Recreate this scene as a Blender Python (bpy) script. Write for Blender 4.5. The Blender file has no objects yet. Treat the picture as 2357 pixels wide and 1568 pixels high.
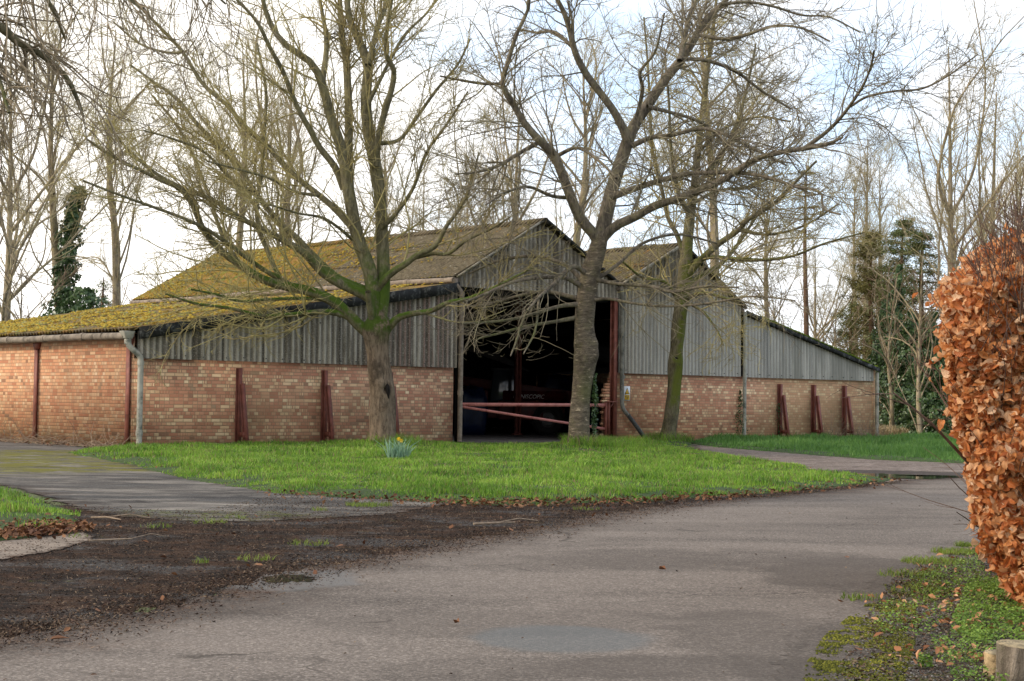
import bpy, math, random
import numpy as np
from mathutils import Vector
rng = np.random.default_rng(7)
random.seed(7)
SC = bpy.context.scene
COL = SC.collection
# ------------------------------------------------------------------ camera maths
F = 3700.; CX, CY = 1178.5, 784.; EYE = 1.1
PITCH = math.atan(136./F); ROLL = .01335
fw = np.array([0, math.cos(PITCH), math.sin(PITCH)])
_r = np.array([1., 0, 0]); _u = np.array([0, -math.sin(PITCH), math.cos(PITCH)])
CR = math.cos(ROLL)*_r + math.sin(ROLL)*_u
CU = -math.sin(ROLL)*_r + math.cos(ROLL)*_u
E0 = np.array([0, 0, EYE])
def ray(x, y): return fw + CR*(x-CX)/F - CU*(y-CY)/F
def G(x, y, z=0.):
    d = ray(x, y); return E0 + d*((z-EYE)/d[2])
def P(x, y, Y):
    d = ray(x, y); return E0 + d*(Y/d[1])
A = math.radians(42.3)
UX = np.array([math.cos(A), math.sin(A), 0]); VX = np.array([-math.sin(A), math.cos(A), 0])
C0 = G(303, 1030)
def B(u, v, z=0.): return C0 + UX*u + VX*v + np.array([0, 0, z])
def Lc(p):
    q = np.array(p)-C0; return np.array([q@UX, q@VX, q[2]])
def frontuv(x, y, v=0.):
    d = ray(x, y); t = ((C0+VX*v-E0)@VX)/(d@VX); q = E0+d*t-C0; return q@UX, q[2]

# ------------------------------------------------------------------ node helpers
class NT:
    def __init__(s, nt): s.t = nt; s.N = nt.nodes; s.L = nt.links
    def link(s, a, sock):
        if a is None: return
        if hasattr(a, 'is_output'): s.L.new(a, sock)
        else:
            try: sock.default_value = a
            except Exception:
                sock.default_value = (a, a, a) if sock.type == 'VECTOR' else (a[0], a[1], a[2], 1) if len(a) == 3 else a
    def node(s, typ, ins=None, **kw):
        n = s.N.new(typ)
        for k, v in kw.items(): setattr(n, k, v)
        for k, v in (ins or {}).items(): s.link(v, n.inputs[k])
        return n
    def m(s, op, a, b=None, c=None, clamp=False):
        n = s.node('ShaderNodeMath', operation=op, use_clamp=clamp)
        s.link(a, n.inputs[0]); s.link(b, n.inputs[1]); s.link(c, n.inputs[2]); return n.outputs[0]
    def mul(s, a, b): return s.m('MULTIPLY', a, b)
    def add(s, a, b): return s.m('ADD', a, b)
    def sub(s, a, b): return s.m('SUBTRACT', a, b)
    def vm(s, op, a, b=None):
        n = s.node('ShaderNodeVectorMath', operation=op); s.link(a, n.inputs[0])
        if b is not None: s.link(b, n.inputs[1])
        return n.outputs[0]
    def mix(s, f, a, b, mode='MIX'):
        n = s.node('ShaderNodeMix', data_type='RGBA', blend_type=mode)
        s.link(f, n.inputs[0])
        for v, i in ((a, 6), (b, 7)):
            if not hasattr(v, 'is_output') and len(v) == 3: v = (*v, 1)
            s.link(v, n.inputs[i])
        return n.outputs[2]
    def noise(s, vec, scale, detail=4, rough=.6, dist=0.):
        n = s.node('ShaderNodeTexNoise', {'Scale': scale, 'Detail': detail, 'Roughness': rough, 'Distortion': dist})
        s.link(vec, n.inputs['Vector']); return n.outputs[0]
    def sstep(s, x, a, b, lo=0., hi=1.):
        n = s.node('ShaderNodeMapRange', {'Value': x, 'From Min': a, 'From Max': b, 'To Min': lo, 'To Max': hi}, interpolation_type='SMOOTHSTEP')
        return n.outputs[0]
    def ramp(s, f, stops, interp='LINEAR'):
        n = s.node('ShaderNodeValToRGB'); n.color_ramp.interpolation = interp
        el = n.color_ramp.elements
        while len(el) < len(stops): el.new(.5)
        for e, (p, c) in zip(el, stops): e.position = p; e.color = (*c, 1)
        s.link(f, n.inputs[0]); return n.outputs[0]
    def xyz(s, v):
        n = s.node('ShaderNodeSeparateXYZ'); s.link(v, n.inputs[0]); return n.outputs
    def comb(s, x, y, z):
        n = s.node('ShaderNodeCombineXYZ'); s.link(x, n.inputs[0]); s.link(y, n.inputs[1]); s.link(z, n.inputs[2]); return n.outputs[0]
    def bump(s, h, strength=.5, dist=.01):
        n = s.node('ShaderNodeBump', {'Strength': strength, 'Distance': dist}); s.link(h, n.inputs['Height']); return n.outputs[0]
    def obj(s): return s.node('ShaderNodeTexCoord').outputs['Object']
    def pos(s): return s.node('ShaderNodeNewGeometry').outputs['Position']
    def island(s): return s.node('ShaderNodeNewGeometry').outputs['Random Per Island']
    def attr(s, name): return s.node('ShaderNodeAttribute', attribute_name=name).outputs['Fac']
    def wn(s, vec):
        n = s.node('ShaderNodeTexWhiteNoise', noise_dimensions='3D'); s.link(vec, n.inputs['Vector']); return n.outputs['Value']
def mat(name):
    m = bpy.data.materials.new(name); m.use_nodes = True
    nt = NT(m.node_tree); m.node_tree.nodes.clear()
    return m, nt
def finish(nt, color, rough=.8, normal=None, spec=.3, metal=0., trans=0., emit=None):
    b = nt.node('ShaderNodeBsdfPrincipled', {'Base Color': color if hasattr(color, 'is_output') else (*color, 1), 'Roughness': rough, 'Metallic': metal, 'Specular IOR Level': spec})
    if normal is not None: nt.link(normal, b.inputs['Normal'])
    out = b.outputs[0]
    if trans:
        t = nt.node('ShaderNodeBsdfTranslucent'); nt.link(color if hasattr(color, 'is_output') else (*color, 1), t.inputs[0])
        mx = nt.node('ShaderNodeMixShader', {0: trans}); nt.L.new(out, mx.inputs[1]); nt.L.new(t.outputs[0], mx.inputs[2]); out = mx.outputs[0]
    o = nt.node('ShaderNodeOutputMaterial'); nt.L.new(out, o.inputs[0])
# ------------------------------------------------------------------ mesh helpers
def meshobj(name, verts, faces, m=None, parent=None, smooth=False, attrs=None, matidx=None):
    """verts (N,3); faces: list of int arrays (n,k)"""
    verts = np.asarray(verts, np.float32).reshape(-1, 3)
    faces = [np.asarray(f, np.int32) for f in faces if len(f)]
    me = bpy.data.meshes.new(name)
    me.vertices.add(len(verts)); me.vertices.foreach_set('co', verts.ravel())
    nl = sum(f.size for f in faces); npo = sum(len(f) for f in faces)
    me.loops.add(nl); me.polygons.add(npo)
    me.loops.foreach_set('vertex_index', np.concatenate([f.ravel() for f in faces]))
    st = []; o = 0
    for f in faces:
        st.append(o+np.arange(len(f))*f.shape[1]); o += f.size
    me.polygons.foreach_set('loop_start', np.concatenate(st).astype(np.int32))
    if smooth: me.polygons.foreach_set('use_smooth', np.ones(npo, bool))
    if matidx is not None: me.polygons.foreach_set('material_index', np.asarray(matidx, np.int32))
    for k, v in (attrs or {}).items():
        a = me.attributes.new(k, 'FLOAT', 'POINT'); a.data.foreach_set('value', np.asarray(v, np.float32))
    me.update(calc_edges=True)
    for mm in (m if isinstance(m, (list, tuple)) else [m]):
        if mm: me.materials.append(mm)
    ob = bpy.data.objects.new(name, me); COL.objects.link(ob)
    if parent: ob.parent = parent
    return ob
class MB:
    def __init__(s): s.v = []; s.f = {}; s.n = 0
    def raw(s, v, fs):
        for f in fs: s.f.setdefault(len(f), []).append([i+s.n for i in f])
        s.v.extend([tuple(map(float, q)) for q in v]); s.n += len(v); return s
    def hexa(s, p):   # 8 pts: bottom 4 ccw, top 4
        return s.raw(p, [(3, 2, 1, 0), (4, 5, 6, 7), (0, 1, 5, 4), (1, 2, 6, 5), (2, 3, 7, 6), (3, 0, 4, 7)])
    def box(s, x0, x1, y0, y1, z0, z1):
        return s.hexa([(x0, y0, z0), (x1, y0, z0), (x1, y1, z0), (x0, y1, z0), (x0, y0, z1), (x1, y0, z1), (x1, y1, z1), (x0, y1, z1)])
    def bar(s, a, b, w, h, up=(0, 0, 1)):
        a, b = np.array(a, float), np.array(b, float); t = (b-a)/np.linalg.norm(b-a)
        sd = np.cross(t, up); sd = sd/np.linalg.norm(sd); u2 = np.cross(sd, t)
        c = [(-1, -1), (1, -1), (1, 1), (-1, 1)]
        return s.raw([a+sd*i*w/2+u2*j*h/2 for i, j in c]+[b+sd*i*w/2+u2*j*h/2 for i, j in c],
                     [(0, 1, 2, 3), (7, 6, 5, 4), (1, 0, 4, 5), (2, 1, 5, 6), (3, 2, 6, 7), (0, 3, 7, 4)])
    def ibeam(s, a, b, w, h, th=.012, up=(0, 0, 1)):
        a, b = np.array(a, float), np.array(b, float); t = (b-a)/np.linalg.norm(b-a)
        sd = np.cross(t, up); sd = sd/np.linalg.norm(sd); u2 = np.cross(sd, t)
        s.bar(a+u2*(h/2-th/2), b+u2*(h/2-th/2), w, th, up); s.bar(a-u2*(h/2-th/2), b-u2*(h/2-th/2), w, th, up)
        return s.bar(a, b, th, h-2*th-.002, up)
    def tube(s, pts, r, n=12, cap=True):
        pts = [np.array(p, float) for p in pts]; r = r if hasattr(r, '__len__') else [r]*len(pts)
        t0 = pts[1]-pts[0]; ref = np.array([0, 0, 1.]) if abs(t0[2]) < .8*np.linalg.norm(t0) else np.array([1., 0, 0])
        vs = []
        for i, p in enumerate(pts):
            t = pts[min(i+1, len(pts)-1)]-pts[max(i-1, 0)]; t = t/np.linalg.norm(t)
            a = np.cross(t, ref); a /= np.linalg.norm(a); b = np.cross(t, a)
            ref = -np.cross(t, a) if False else ref
            for k in range(n):
                q = 2*math.pi*k/n; vs.append(p+(a*math.cos(q)+b*math.sin(q))*r[i])
        fs = [(i*n+k, i*n+(k+1) % n, (i+1)*n+(k+1) % n, (i+1)*n+k) for i in range(len(pts)-1) for k in range(n)]
        if cap: fs += [tuple(range(n)), tuple(reversed(range((len(pts)-1)*n, len(pts)*n)))]
        return s.raw(vs, fs)
    def build(s, name, m, parent=None, smooth=False, bevel=0.):
        ob = meshobj(name, s.v, [np.array(f) for f in s.f.values()], m, parent, smooth)
        if smooth:
            try: ob.data.set_sharp_from_angle(angle=.7)
            except Exception: pass
        if bevel:
            bm = ob.modifiers.new('bevel', 'BEVEL'); bm.width = bevel; bm.segments = 2; bm.limit_method = 'ANGLE'
        return ob
def empty(name, loc=(0, 0, 0), rz=0., label=None, cat=None, group=None):
    o = bpy.data.objects.new(name, None); COL.objects.link(o); o.location = loc; o.rotation_euler = (0, 0, rz); o.empty_display_size = .1
    tag(o, label, cat, group); return o
def tag(o, label=None, cat=None, group=None, kind=None):
    if label: o['label'] = label
    if cat: o['category'] = cat
    if group: o['group'] = group
    if kind: o['kind'] = kind
    return o
def nrm(a): return a/np.maximum(np.linalg.norm(a, axis=-1, keepdims=True), 1e-9)
# ------------------------------------------------------------------ polygons / distance fields
def seg_dist(p, poly):
    a = poly; b = np.roll(poly, -1, 0); d = np.full(len(p), 1e9)
    for i in range(len(a)):
        ab = b[i]-a[i]; t = np.clip(((p-a[i])@ab)/max(ab@ab, 1e-12), 0, 1)
        q = a[i]+t[:, None]*ab; d = np.minimum(d, np.hypot(*(p-q).T))
    return d
def inside(p, poly):
    x, y = p.T; c = np.zeros(len(p), bool); j = len(poly)-1
    for i in range(len(poly)):
        xi, yi = poly[i]; xj, yj = poly[j]
        if yi != yj:
            c ^= ((yi > y) != (yj > y)) & (x < (xj-xi)*(y-yi)/(yj-yi)+xi)
        j = i
    return c
def sdist(p, poly): return np.where(inside(p, poly), 1, -1)*seg_dist(p, poly)
def gpoly(pts): return np.array([G(x, y)[:2] for x, y in pts])
_ng = [np.random.default_rng(99+k).random((256, 256)) for k in range(4)]
def vnoise(p, sc, k=0):
    q = p*sc; i = np.floor(q).astype(int); f = q-i; f = f*f*(3-2*f); g = _ng[k % 4]
    h = lambda a, b: g[(i[:, 0]+a) % 256, (i[:, 1]+b) % 256]
    return (h(0, 0)*(1-f[:, 0])+h(1, 0)*f[:, 0])*(1-f[:, 1])+(h(0, 1)*(1-f[:, 0])+h(1, 1)*f[:, 0])*f[:, 1]
def fbm(p, sc, k=0): return (vnoise(p, sc, k)+.5*vnoise(p+7.3, sc*2.1, k+1)+.25*vnoise(p+3.1, sc*4.3, k+2))/1.75
def sheet(name, poly, cell, z, m, jitter=.15, hfun=None, amp_extra=0.):
    """flat ground sheet: grid clipped to a polygon with a ragged edge, distance to the edge kept as attribute"""
    lo = poly.min(0)-cell; hi = poly.max(0)+cell
    nx = int((hi[0]-lo[0])/cell)+2; ny = int((hi[1]-lo[1])/cell)+2
    X, Y = np.meshgrid(lo[0]+np.arange(nx)*cell, lo[1]+np.arange(ny)*cell, indexing='ij')
    p = np.stack([X.ravel(), Y.ravel()], 1)
    d = sdist(p, poly)+(fbm(p, 1.7)-.5)*jitter*2+(vnoise(p, 9, 2)-.5)*jitter*.6
    zz = np.full(len(p), z) if hfun is None else hfun(p, d)
    idx = np.arange(nx*ny).reshape(nx, ny)
    q = np.stack([idx[:-1, :-1], idx[1:, :-1], idx[1:, 1:], idx[:-1, 1:]], -1).reshape(-1, 4)
    q = q[(d[q] > 0).sum(1) >= (1 if hfun is not None else 4)]
    used = np.unique(q); mp = -np.ones(nx*ny, int); mp[used] = np.arange(len(used))
    v = np.column_stack([p, zz])[used]
    return meshobj(name, v, [mp[q]], m, None, True, {'edge': d[used]})
exec_order = []
# ------------------------------------------------------------------ materials
def ell(nt, pos, cx, cy, rx, ry, ang=0., wob=.35, sc=2.):
    """soft elliptical patch on the ground in world metres, 1 inside"""
    x, y, _ = nt.xyz(pos)
    dx = nt.sub(x, cx); dy = nt.sub(y, cy); c, s = math.cos(ang), math.sin(ang)
    a = nt.m('DIVIDE', nt.add(nt.mul(dx, c), nt.mul(dy, s)), rx); b = nt.m('DIVIDE', nt.sub(nt.mul(dy, c), nt.mul(dx, s)), ry)
    r = nt.m('SQRT', nt.add(nt.mul(a, a), nt.mul(b, b)))
    return nt.sstep(nt.add(r, nt.mul(nt.sub(nt.noise(pos, sc, 4), .5), wob)), 1.15, .8)
def soil_col(nt, p):
    n1 = nt.noise(p, 3.2, 6, .7); n2 = nt.noise(p, 35, 3, .7); n3 = nt.noise(p, 140, 2, .8)
    c = nt.ramp(n1, [(.3, (.012, .011, .011)), (.48, (.03, .022, .019)), (.6, (.07, .04, .027)), (.8, (.13, .10, .08))])
    c = nt.mix(nt.mul(nt.sstep(n2, .52, .7), .7), c, (.12, .065, .04)); c = nt.mix(nt.sstep(n3, .57, .7), c, (.2, .15, .11))
    return nt.mix(nt.sstep(n2, .45, .32), c, (.006, .006, .007))
def m_mud():
    m, nt = mat('mud'); p = nt.pos(); c = soil_col(nt, p)
    w = nt.noise(p, 1.1, 5, .65); wet = nt.sstep(w, .5, .62)
    g = nt.mul(nt.sstep(nt.noise(nt.vm('ADD', p, (7, 3, 0)), 1.7, 6, .75), .62, .7), nt.sstep(nt.noise(p, 40, 2), .42, .6))
    c = nt.mix(nt.mul(wet, .45), c, (.03, .029, .03)); c = nt.mix(nt.mul(nt.sstep(nt.noise(nt.vm('MULTIPLY', p, (.8, 3., 1.)), 1.6, 5, .7), .57, .66), .45), c, (.13, .115, .10)); c = nt.mix(nt.mul(g, .7), c, (.1, .13, .02))
    h = nt.add(nt.noise(p, 12, 6, .75), nt.mul(nt.noise(p, 60, 3, .8), .6))
    finish(nt, c, nt.sub(.9, nt.mul(nt.mul(wet, nt.sstep(nt.noise(p, 30, 2), .5, .6)), .5)), nt.bump(h, 1., .05), nt.add(.04, nt.mul(wet, .2))); return m
def asphalt_col(nt, p):
    n1 = nt.noise(p, 230, 2, .9); n2 = nt.noise(p, 70, 3, .8); n3 = nt.noise(nt.vm('MULTIPLY', p, (.5, 1.2, 1)), .8, 5, .62, .4)
    c = nt.ramp(n3, [(.3, (.105, .094, .087)), (.42, (.155, .138, .127)), (.53, (.20, .178, .163)), (.75, (.235, .208, .19))])  # broad wavy dark bands paint soft tree shadows into the tarmac colour
    v = nt.node('ShaderNodeTexVoronoi', {'Scale': 95.}); nt.link(p, v.inputs['Vector'])
    agg = nt.xyz(v.outputs['Color'])[0]
    c = nt.mix(.33, c, nt.ramp(agg, [(.0, (.02, .019, .018)), (.45, (.14, .125, .117)), (.8, (.29, .26, .24)), (1., (.6, .55, .5))]), 'MIX')
    c = nt.mix(nt.sstep(n1, .6, .76), c, (.4, .36, .32)); c = nt.mix(nt.sstep(n2, .4, .27), c, (.05, .043, .038))
    c = nt.mix(nt.mul(nt.sstep(nt.noise(p, 7., 5, .75), .56, .68), .35), c, (.09, .08, .072))
    cr = nt.node('ShaderNodeTexVoronoi', {'Scale': .55}, feature='DISTANCE_TO_EDGE'); nt.link(nt.vm('ADD', p, nt.vm('MULTIPLY', nt.node('ShaderNodeTexNoise', {'Vector': p, 'Scale': 3., 'Detail': 5.}).outputs['Color'], (.5, .5, 0.))), cr.inputs['Vector'])
    c = nt.mix(nt.mul(nt.mul(nt.sstep(cr.outputs[0], .010, .002), nt.sstep(nt.noise(p, .6, 3), .5, .6)), .6), c, (.05, .045, .04))
    c = nt.mix(nt.mul(nt.sstep(nt.noise(nt.vm('ADD', p, (3, 1, 0)), 16., 3, .6), .66, .72), .6), c, (.055, .045, .038))
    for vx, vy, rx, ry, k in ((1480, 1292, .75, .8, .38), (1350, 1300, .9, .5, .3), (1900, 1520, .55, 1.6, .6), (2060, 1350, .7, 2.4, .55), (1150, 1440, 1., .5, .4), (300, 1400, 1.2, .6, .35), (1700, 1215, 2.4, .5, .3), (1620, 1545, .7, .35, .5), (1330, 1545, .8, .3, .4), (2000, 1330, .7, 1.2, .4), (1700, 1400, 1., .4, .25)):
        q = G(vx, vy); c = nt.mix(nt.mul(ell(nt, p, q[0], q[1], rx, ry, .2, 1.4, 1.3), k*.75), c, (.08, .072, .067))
    c = nt.mix(1., c, (.88, .835, .79), 'MULTIPLY')
    return c, nt.add(nt.mul(nt.xyz(v.outputs['Color'])[1], .5), nt.mul(n2, .8))
def m_asphalt():
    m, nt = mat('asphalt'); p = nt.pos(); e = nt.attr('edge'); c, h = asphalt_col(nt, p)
    q = G(1290, 1476); pat = ell(nt, p, q[0], q[1], .42, .42, 0, .5, 3.)
    c = nt.mix(nt.mul(pat, .6), c, (.105, .115, .118))
    q2 = G(665, 1337); pat2 = ell(nt, p, q2[0], q2[1], .42, .62, 0, .7, 3.)
    c = nt.mix(nt.mul(pat2, .75), c, (.075, .07, .065))
    ee = nt.add(e, nt.mul(nt.sub(nt.noise(p, 2.4, 6, .75), .5), .9)); f = nt.sstep(ee, .85, -.02); sp = nt.sstep(nt.noise(p, 45, 3, .8), .66, .46)
    f = nt.m('MAXIMUM', nt.mul(f, nt.add(.3, nt.mul(sp, .7))), nt.sstep(ee, .12, -.1))
    c = nt.mix(f, c, soil_col(nt, p))
    rough = nt.sub(.9, nt.mul(nt.m('MAXIMUM', nt.mul(pat, .5), pat2), .45))
    finish(nt, c, rough, nt.bump(h, .6, .012), nt.add(.06, nt.mul(pat2, .3))); return m
def m_concrete():
    m, nt = mat('concrete path'); p = nt.pos(); e = nt.attr('edge')
    ps = nt.vm('MULTIPLY', p, (.7, 1.7, 1)); st = nt.noise(ps, 1.1, 8, .78, .5); n2 = nt.noise(p, 60, 4, .8)
    c = nt.ramp(st, [(.36, (.02, .018, .017)), (.46, (.06, .054, .05)), (.54, (.15, .135, .12)), (.66, (.27, .24, .205))])
    c = nt.mix(nt.sstep(n2, .48, .3), c, (.04, .036, .034)); c = nt.mix(nt.sstep(n2, .56, .72), c, (.33, .3, .27))
    q = G(60, 1060); ms = ell(nt, p, q[0], q[1], 3.2, 5., .2, .9, .8)
    msn = nt.mul(ms, nt.sstep(nt.noise(nt.vm('MULTIPLY', p, (1., 1.6, 1.)), 1.4, 7, .78), .45, .53)); c = nt.mix(nt.mul(msn, .92), c, nt.mix(n2, (.06, .07, .008), (.2, .17, .02)))
    q = G(440, 1190); ms2 = nt.mul(ell(nt, p, q[0], q[1], 1.4, .8, 0, .8, 1.3), nt.sstep(nt.noise(p, 6, 6, .75), .47, .6)); c = nt.mix(nt.mul(ms2, .8), c, (.09, .10, .015))
    ee = nt.add(e, nt.mul(nt.sub(nt.noise(p, 1.6, 6, .75), .5), 1.6)); f = nt.sstep(ee, .5, -.1)
    c = nt.mix(f, c, soil_col(nt, p))
    wet = nt.mul(nt.sstep(st, .5, .4), nt.sstep(nt.noise(p, .5, 2), .4, .55))
    finish(nt, c, nt.sub(.85, nt.mul(wet, .3)), nt.bump(nt.add(n2, nt.noise(p, 14, 5)), .6, .02), nt.add(.05, nt.mul(wet, .25))); return m
def m_slab():
    m, nt = mat('pale slab'); p = nt.pos(); n = nt.noise(p, 50, 4, .8)
    c = nt.ramp(nt.noise(p, 4, 6, .7), [(.3, (.13, .105, .085)), (.6, (.27, .22, .18))]); c = nt.mix(nt.sstep(n, .45, .3), c, (.1, .085, .07))
    ee = nt.add(nt.attr('edge'), nt.mul(nt.sub(nt.noise(p, 5, 6, .75), .5), .5)); c = nt.mix(nt.sstep(ee, .12, -.02), c, soil_col(nt, p))
    finish(nt, c, .9, nt.bump(n, .5, .01), .05); return m
def m_gravel():
    m, nt = mat('gravel track'); p = nt.pos()
    n = nt.noise(p, 45, 4, .85); c = nt.ramp(nt.noise(nt.vm('MULTIPLY', p, (1, 2, 1)), .9, 6, .7), [(.3, (.06, .05, .045)), (.5, (.15, .12, .105)), (.7, (.25, .21, .185))])
    n6 = nt.noise(nt.vm('MULTIPLY', p, (1., 1.6, 1.)), 7., 6, .8); c = nt.mix(nt.sstep(nt.add(nt.mul(n, .5), nt.mul(n6, .5)), .5, .6), c, (.38, .3, .25)); c = nt.mix(nt.sstep(n6, .46, .36), c, (.06, .045, .036))
    q = G(2060, 1094); c = nt.mix(nt.mul(ell(nt, p, q[0], q[1], 2.6, 1.6, 0, .6, 1.), .75), c, (.035, .03, .028))
    ee = nt.add(nt.attr('edge'), nt.mul(nt.sub(nt.noise(p, 1.6, 6, .75), .5), 1.2)); c = nt.mix(nt.mul(nt.sstep(ee, .5, -.1), .8), c, soil_col(nt, p))
    finish(nt, c, .9, nt.bump(n, .6, .02), .06); return m
def m_verge():
    m, nt = mat('mossy verge'); p = nt.pos(); c = soil_col(nt, p); n2 = nt.noise(p, 110, 3, .85)
    c = nt.mix(nt.sstep(n2, .5, .68), c, (.22, .2, .185))
    ee = nt.add(nt.attr('edge'), nt.mul(nt.sub(nt.noise(p, 3, 6, .75), .5), .8))
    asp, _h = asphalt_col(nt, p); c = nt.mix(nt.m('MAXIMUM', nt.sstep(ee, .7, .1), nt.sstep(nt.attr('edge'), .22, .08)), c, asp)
    ms = nt.mul(nt.mul(nt.sstep(nt.noise(p, 2.6, 6, .7), .44, .58), nt.sstep(nt.noise(p, 26, 4, .8), .4, .58)), nt.sstep(ee, .15, .5)); c = nt.mix(nt.mul(ms, .85), c, nt.mix(n2, (.045, .06, .008), (.16, .16, .016)))
    ms = nt.mul(ms, nt.sstep(nt.attr('edge'), .1, .3)); h = nt.add(nt.noise(p, 20, 6, .8), nt.mul(ms, .5)); finish(nt, c, .9, nt.bump(h, .8, .03), .08); return m
def m_grassbase(name='turf', base=((.02, .035, .008), (.05, .085, .015))):
    m, nt = mat(name); p = nt.pos(); n = nt.noise(p, 18, 5, .8)
    c = nt.mix(nt.sstep(n, .35, .65), base[0], base[1]); c = nt.mix(nt.sstep(nt.noise(p, 2.2, 6, .75), .6, .7), c, (.05, .03, .018))
    finish(nt, c, .9, nt.bump(n, .6, .03)); return m
def m_blade(name, cols, big=.35, trans=.35, brown=.0):
    m, nt = mat(name); r = nt.island(); p = nt.pos()
    n = nt.noise(p, big, 5, .65); k = len(cols)
    f = nt.add(nt.mul(r, .55), nt.mul(nt.sstep(n, .3, .7), .45))
    c = nt.ramp(f, [(i/(k-1), q) for i, q in enumerate(cols)])
    if brown: c = nt.mix(nt.m('GREATER_THAN', nt.wn(nt.comb(r, 2.2, 1.)), 1-brown), c, (.25, .19, .09))
    c = nt.mix(nt.mul(nt.sstep(nt.noise(p, 2.6, 4, .7), .5, .7), .45), c, (.03, .07, .01)); finish(nt, c, .5, None, .3, trans=trans); return m
def m_plain(name, col, rough=.7, var=.25, sc=8., bumpk=.3, spec=.3, metal=0., dirt=None):
    m, nt = mat(name); p = nt.obj(); n = nt.noise(p, sc, 5, .65)
    lo = tuple(x*(1-var) for x in col); hi = tuple(min(1, x*(1+var)) for x in col)
    c = nt.mix(nt.sstep(n, .3, .7), lo, hi)
    if dirt: c = nt.mix(nt.sstep(nt.noise(nt.vm('ADD', p, (5, 5, 5)), sc*.8, 6, .75), .5, .66), c, dirt)
    finish(nt, c, rough, nt.bump(nt.noise(p, sc*6, 4, .7), bumpk, .01), spec, metal); return m
def m_brick(name, warm=0.):
    m, nt = mat(name); x, y, z = nt.xyz(nt.obj()); s = nt.add(x, y)
    row = nt.m('FLOOR', nt.m('DIVIDE', z, .075)); fz = nt.m('FRACT', nt.m('DIVIDE', z, .075))
    off = nt.wn(nt.comb(row, 3.3, 0)); t = nt.add(nt.m('DIVIDE', s, .115), nt.mul(nt.m('ROUND', nt.mul(off, 3)), .5))
    t = nt.add(t, nt.mul(nt.sub(nt.noise(nt.comb(s, z, 0.), 2.5, 2), .5), .3))
    h = nt.m('FLOOR', t); s2 = nt.m('FLOOR', nt.mul(t, .5))
    hr = nt.wn(nt.comb(row, 9.1, 2.)); sp = nt.m('GREATER_THAN', nt.wn(nt.comb(s2, row, 5.)), nt.add(.42, nt.mul(hr, .45)))   # 1: stretcher
    cid = nt.add(nt.mul(sp, nt.add(s2, 500)), nt.mul(nt.sub(1, sp), h))
    fx = nt.add(nt.mul(sp, nt.mul(nt.m('FRACT', nt.mul(t, .5)), 2)), nt.mul(nt.sub(1, sp), nt.m('FRACT', t)))
    wx = nt.add(nt.mul(sp, 2), nt.sub(1, sp))
    ex = nt.m('MINIMUM', fx, nt.sub(wx, fx)); ez = nt.m('MINIMUM', fz, nt.sub(1, fz))
    jn = nt.mul(nt.sub(nt.noise(nt.obj(), 60, 2), .5), .06)
    mort = nt.m('MAXIMUM', nt.sstep(nt.add(ex, jn), .085, .03), nt.sstep(nt.add(ez, jn), .13, .05))
    r = nt.wn(nt.comb(cid, row, 1.7)); r2 = nt.wn(nt.comb(cid, row, 8.7))
    hv = nt.sub(nt.add(nt.mul(r, .85), .05), nt.mul(sp, .12)); hv = nt.add(hv, nt.mul(nt.sub(nt.wn(nt.comb(row, 1., 4.)), .5), .25)); hv = nt.add(hv, nt.mul(nt.sub(nt.noise(nt.obj(), .7, 4), .5), .35))
    if warm:
        c = nt.ramp(hv, [(.0, (.36, .15, .09)), (.2, (.48, .225, .13)), (.42, (.53, .285, .17)), (.62, (.56, .33, .19)), (.78, (.6, .42, .27)), (.95, (.64, .5, .35))])
    else:
        c = nt.ramp(hv, [(.0, (.25, .115, .078)), (.2, (.32, .155, .105)), (.4, (.365, .205, .14)), (.58, (.39, .25, .165)), (.7, (.45, .34, .22)), (.9, (.56, .48, .33))])
    # stained halves of bricks
    c = nt.mix(nt.mul(nt.m('GREATER_THAN', r2, .8), nt.sstep(nt.m('FRACT', nt.mul(fx, 1.7)), .4, .5)), c, (.4, .27, .18) if warm else (.3, .17, .115))
    c = nt.mix(nt.mul(nt.m('GREATER_THAN', nt.wn(nt.comb(cid, row, 3.)), .975), .7), c, (.1, .07, .055))
    c = nt.mix(.45, c, nt.mix(nt.noise(nt.obj(), 45, 4, .8), (.35, .33, .31), (1., 1., 1.)), 'MULTIPLY')
    c = nt.mix(.22, c, (.44, .25, .15) if warm else (.34, .19, .125))
    # green-grey grime low down and in blotches
    g = nt.mul(nt.sstep(nt.noise(nt.obj(), .55, 5, .7), .5, .68), .3); c = nt.mix(g, c, (.11, .10, .055) if not warm else (.24, .13, .07))
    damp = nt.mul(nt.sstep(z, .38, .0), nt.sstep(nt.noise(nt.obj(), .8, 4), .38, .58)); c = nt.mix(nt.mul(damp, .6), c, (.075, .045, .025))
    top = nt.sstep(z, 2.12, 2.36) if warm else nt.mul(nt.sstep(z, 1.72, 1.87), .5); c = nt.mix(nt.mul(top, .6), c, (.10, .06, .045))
    c = nt.mix(nt.mul(mort, .85), c, (.25, .16, .1) if warm else (.17, .125, .085))
    if not warm: c = nt.mix(nt.mul(nt.sstep(x, 19., 22.5), .42), c, (.235, .17, .085))
    # vertical extra gain so the multiplied brick keeps its value
    hb = nt.add(nt.mul(nt.sub(1, mort), 1.), nt.mul(nt.noise(nt.obj(), 50, 4), .5))
    c = nt.mix(1., c, (1.5, 1.4, 1.3) if warm else (1.88, 1.72, 1.55), 'MULTIPLY')
    finish(nt, c, .88, nt.bump(hb, .7, .012), .2); return m
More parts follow.
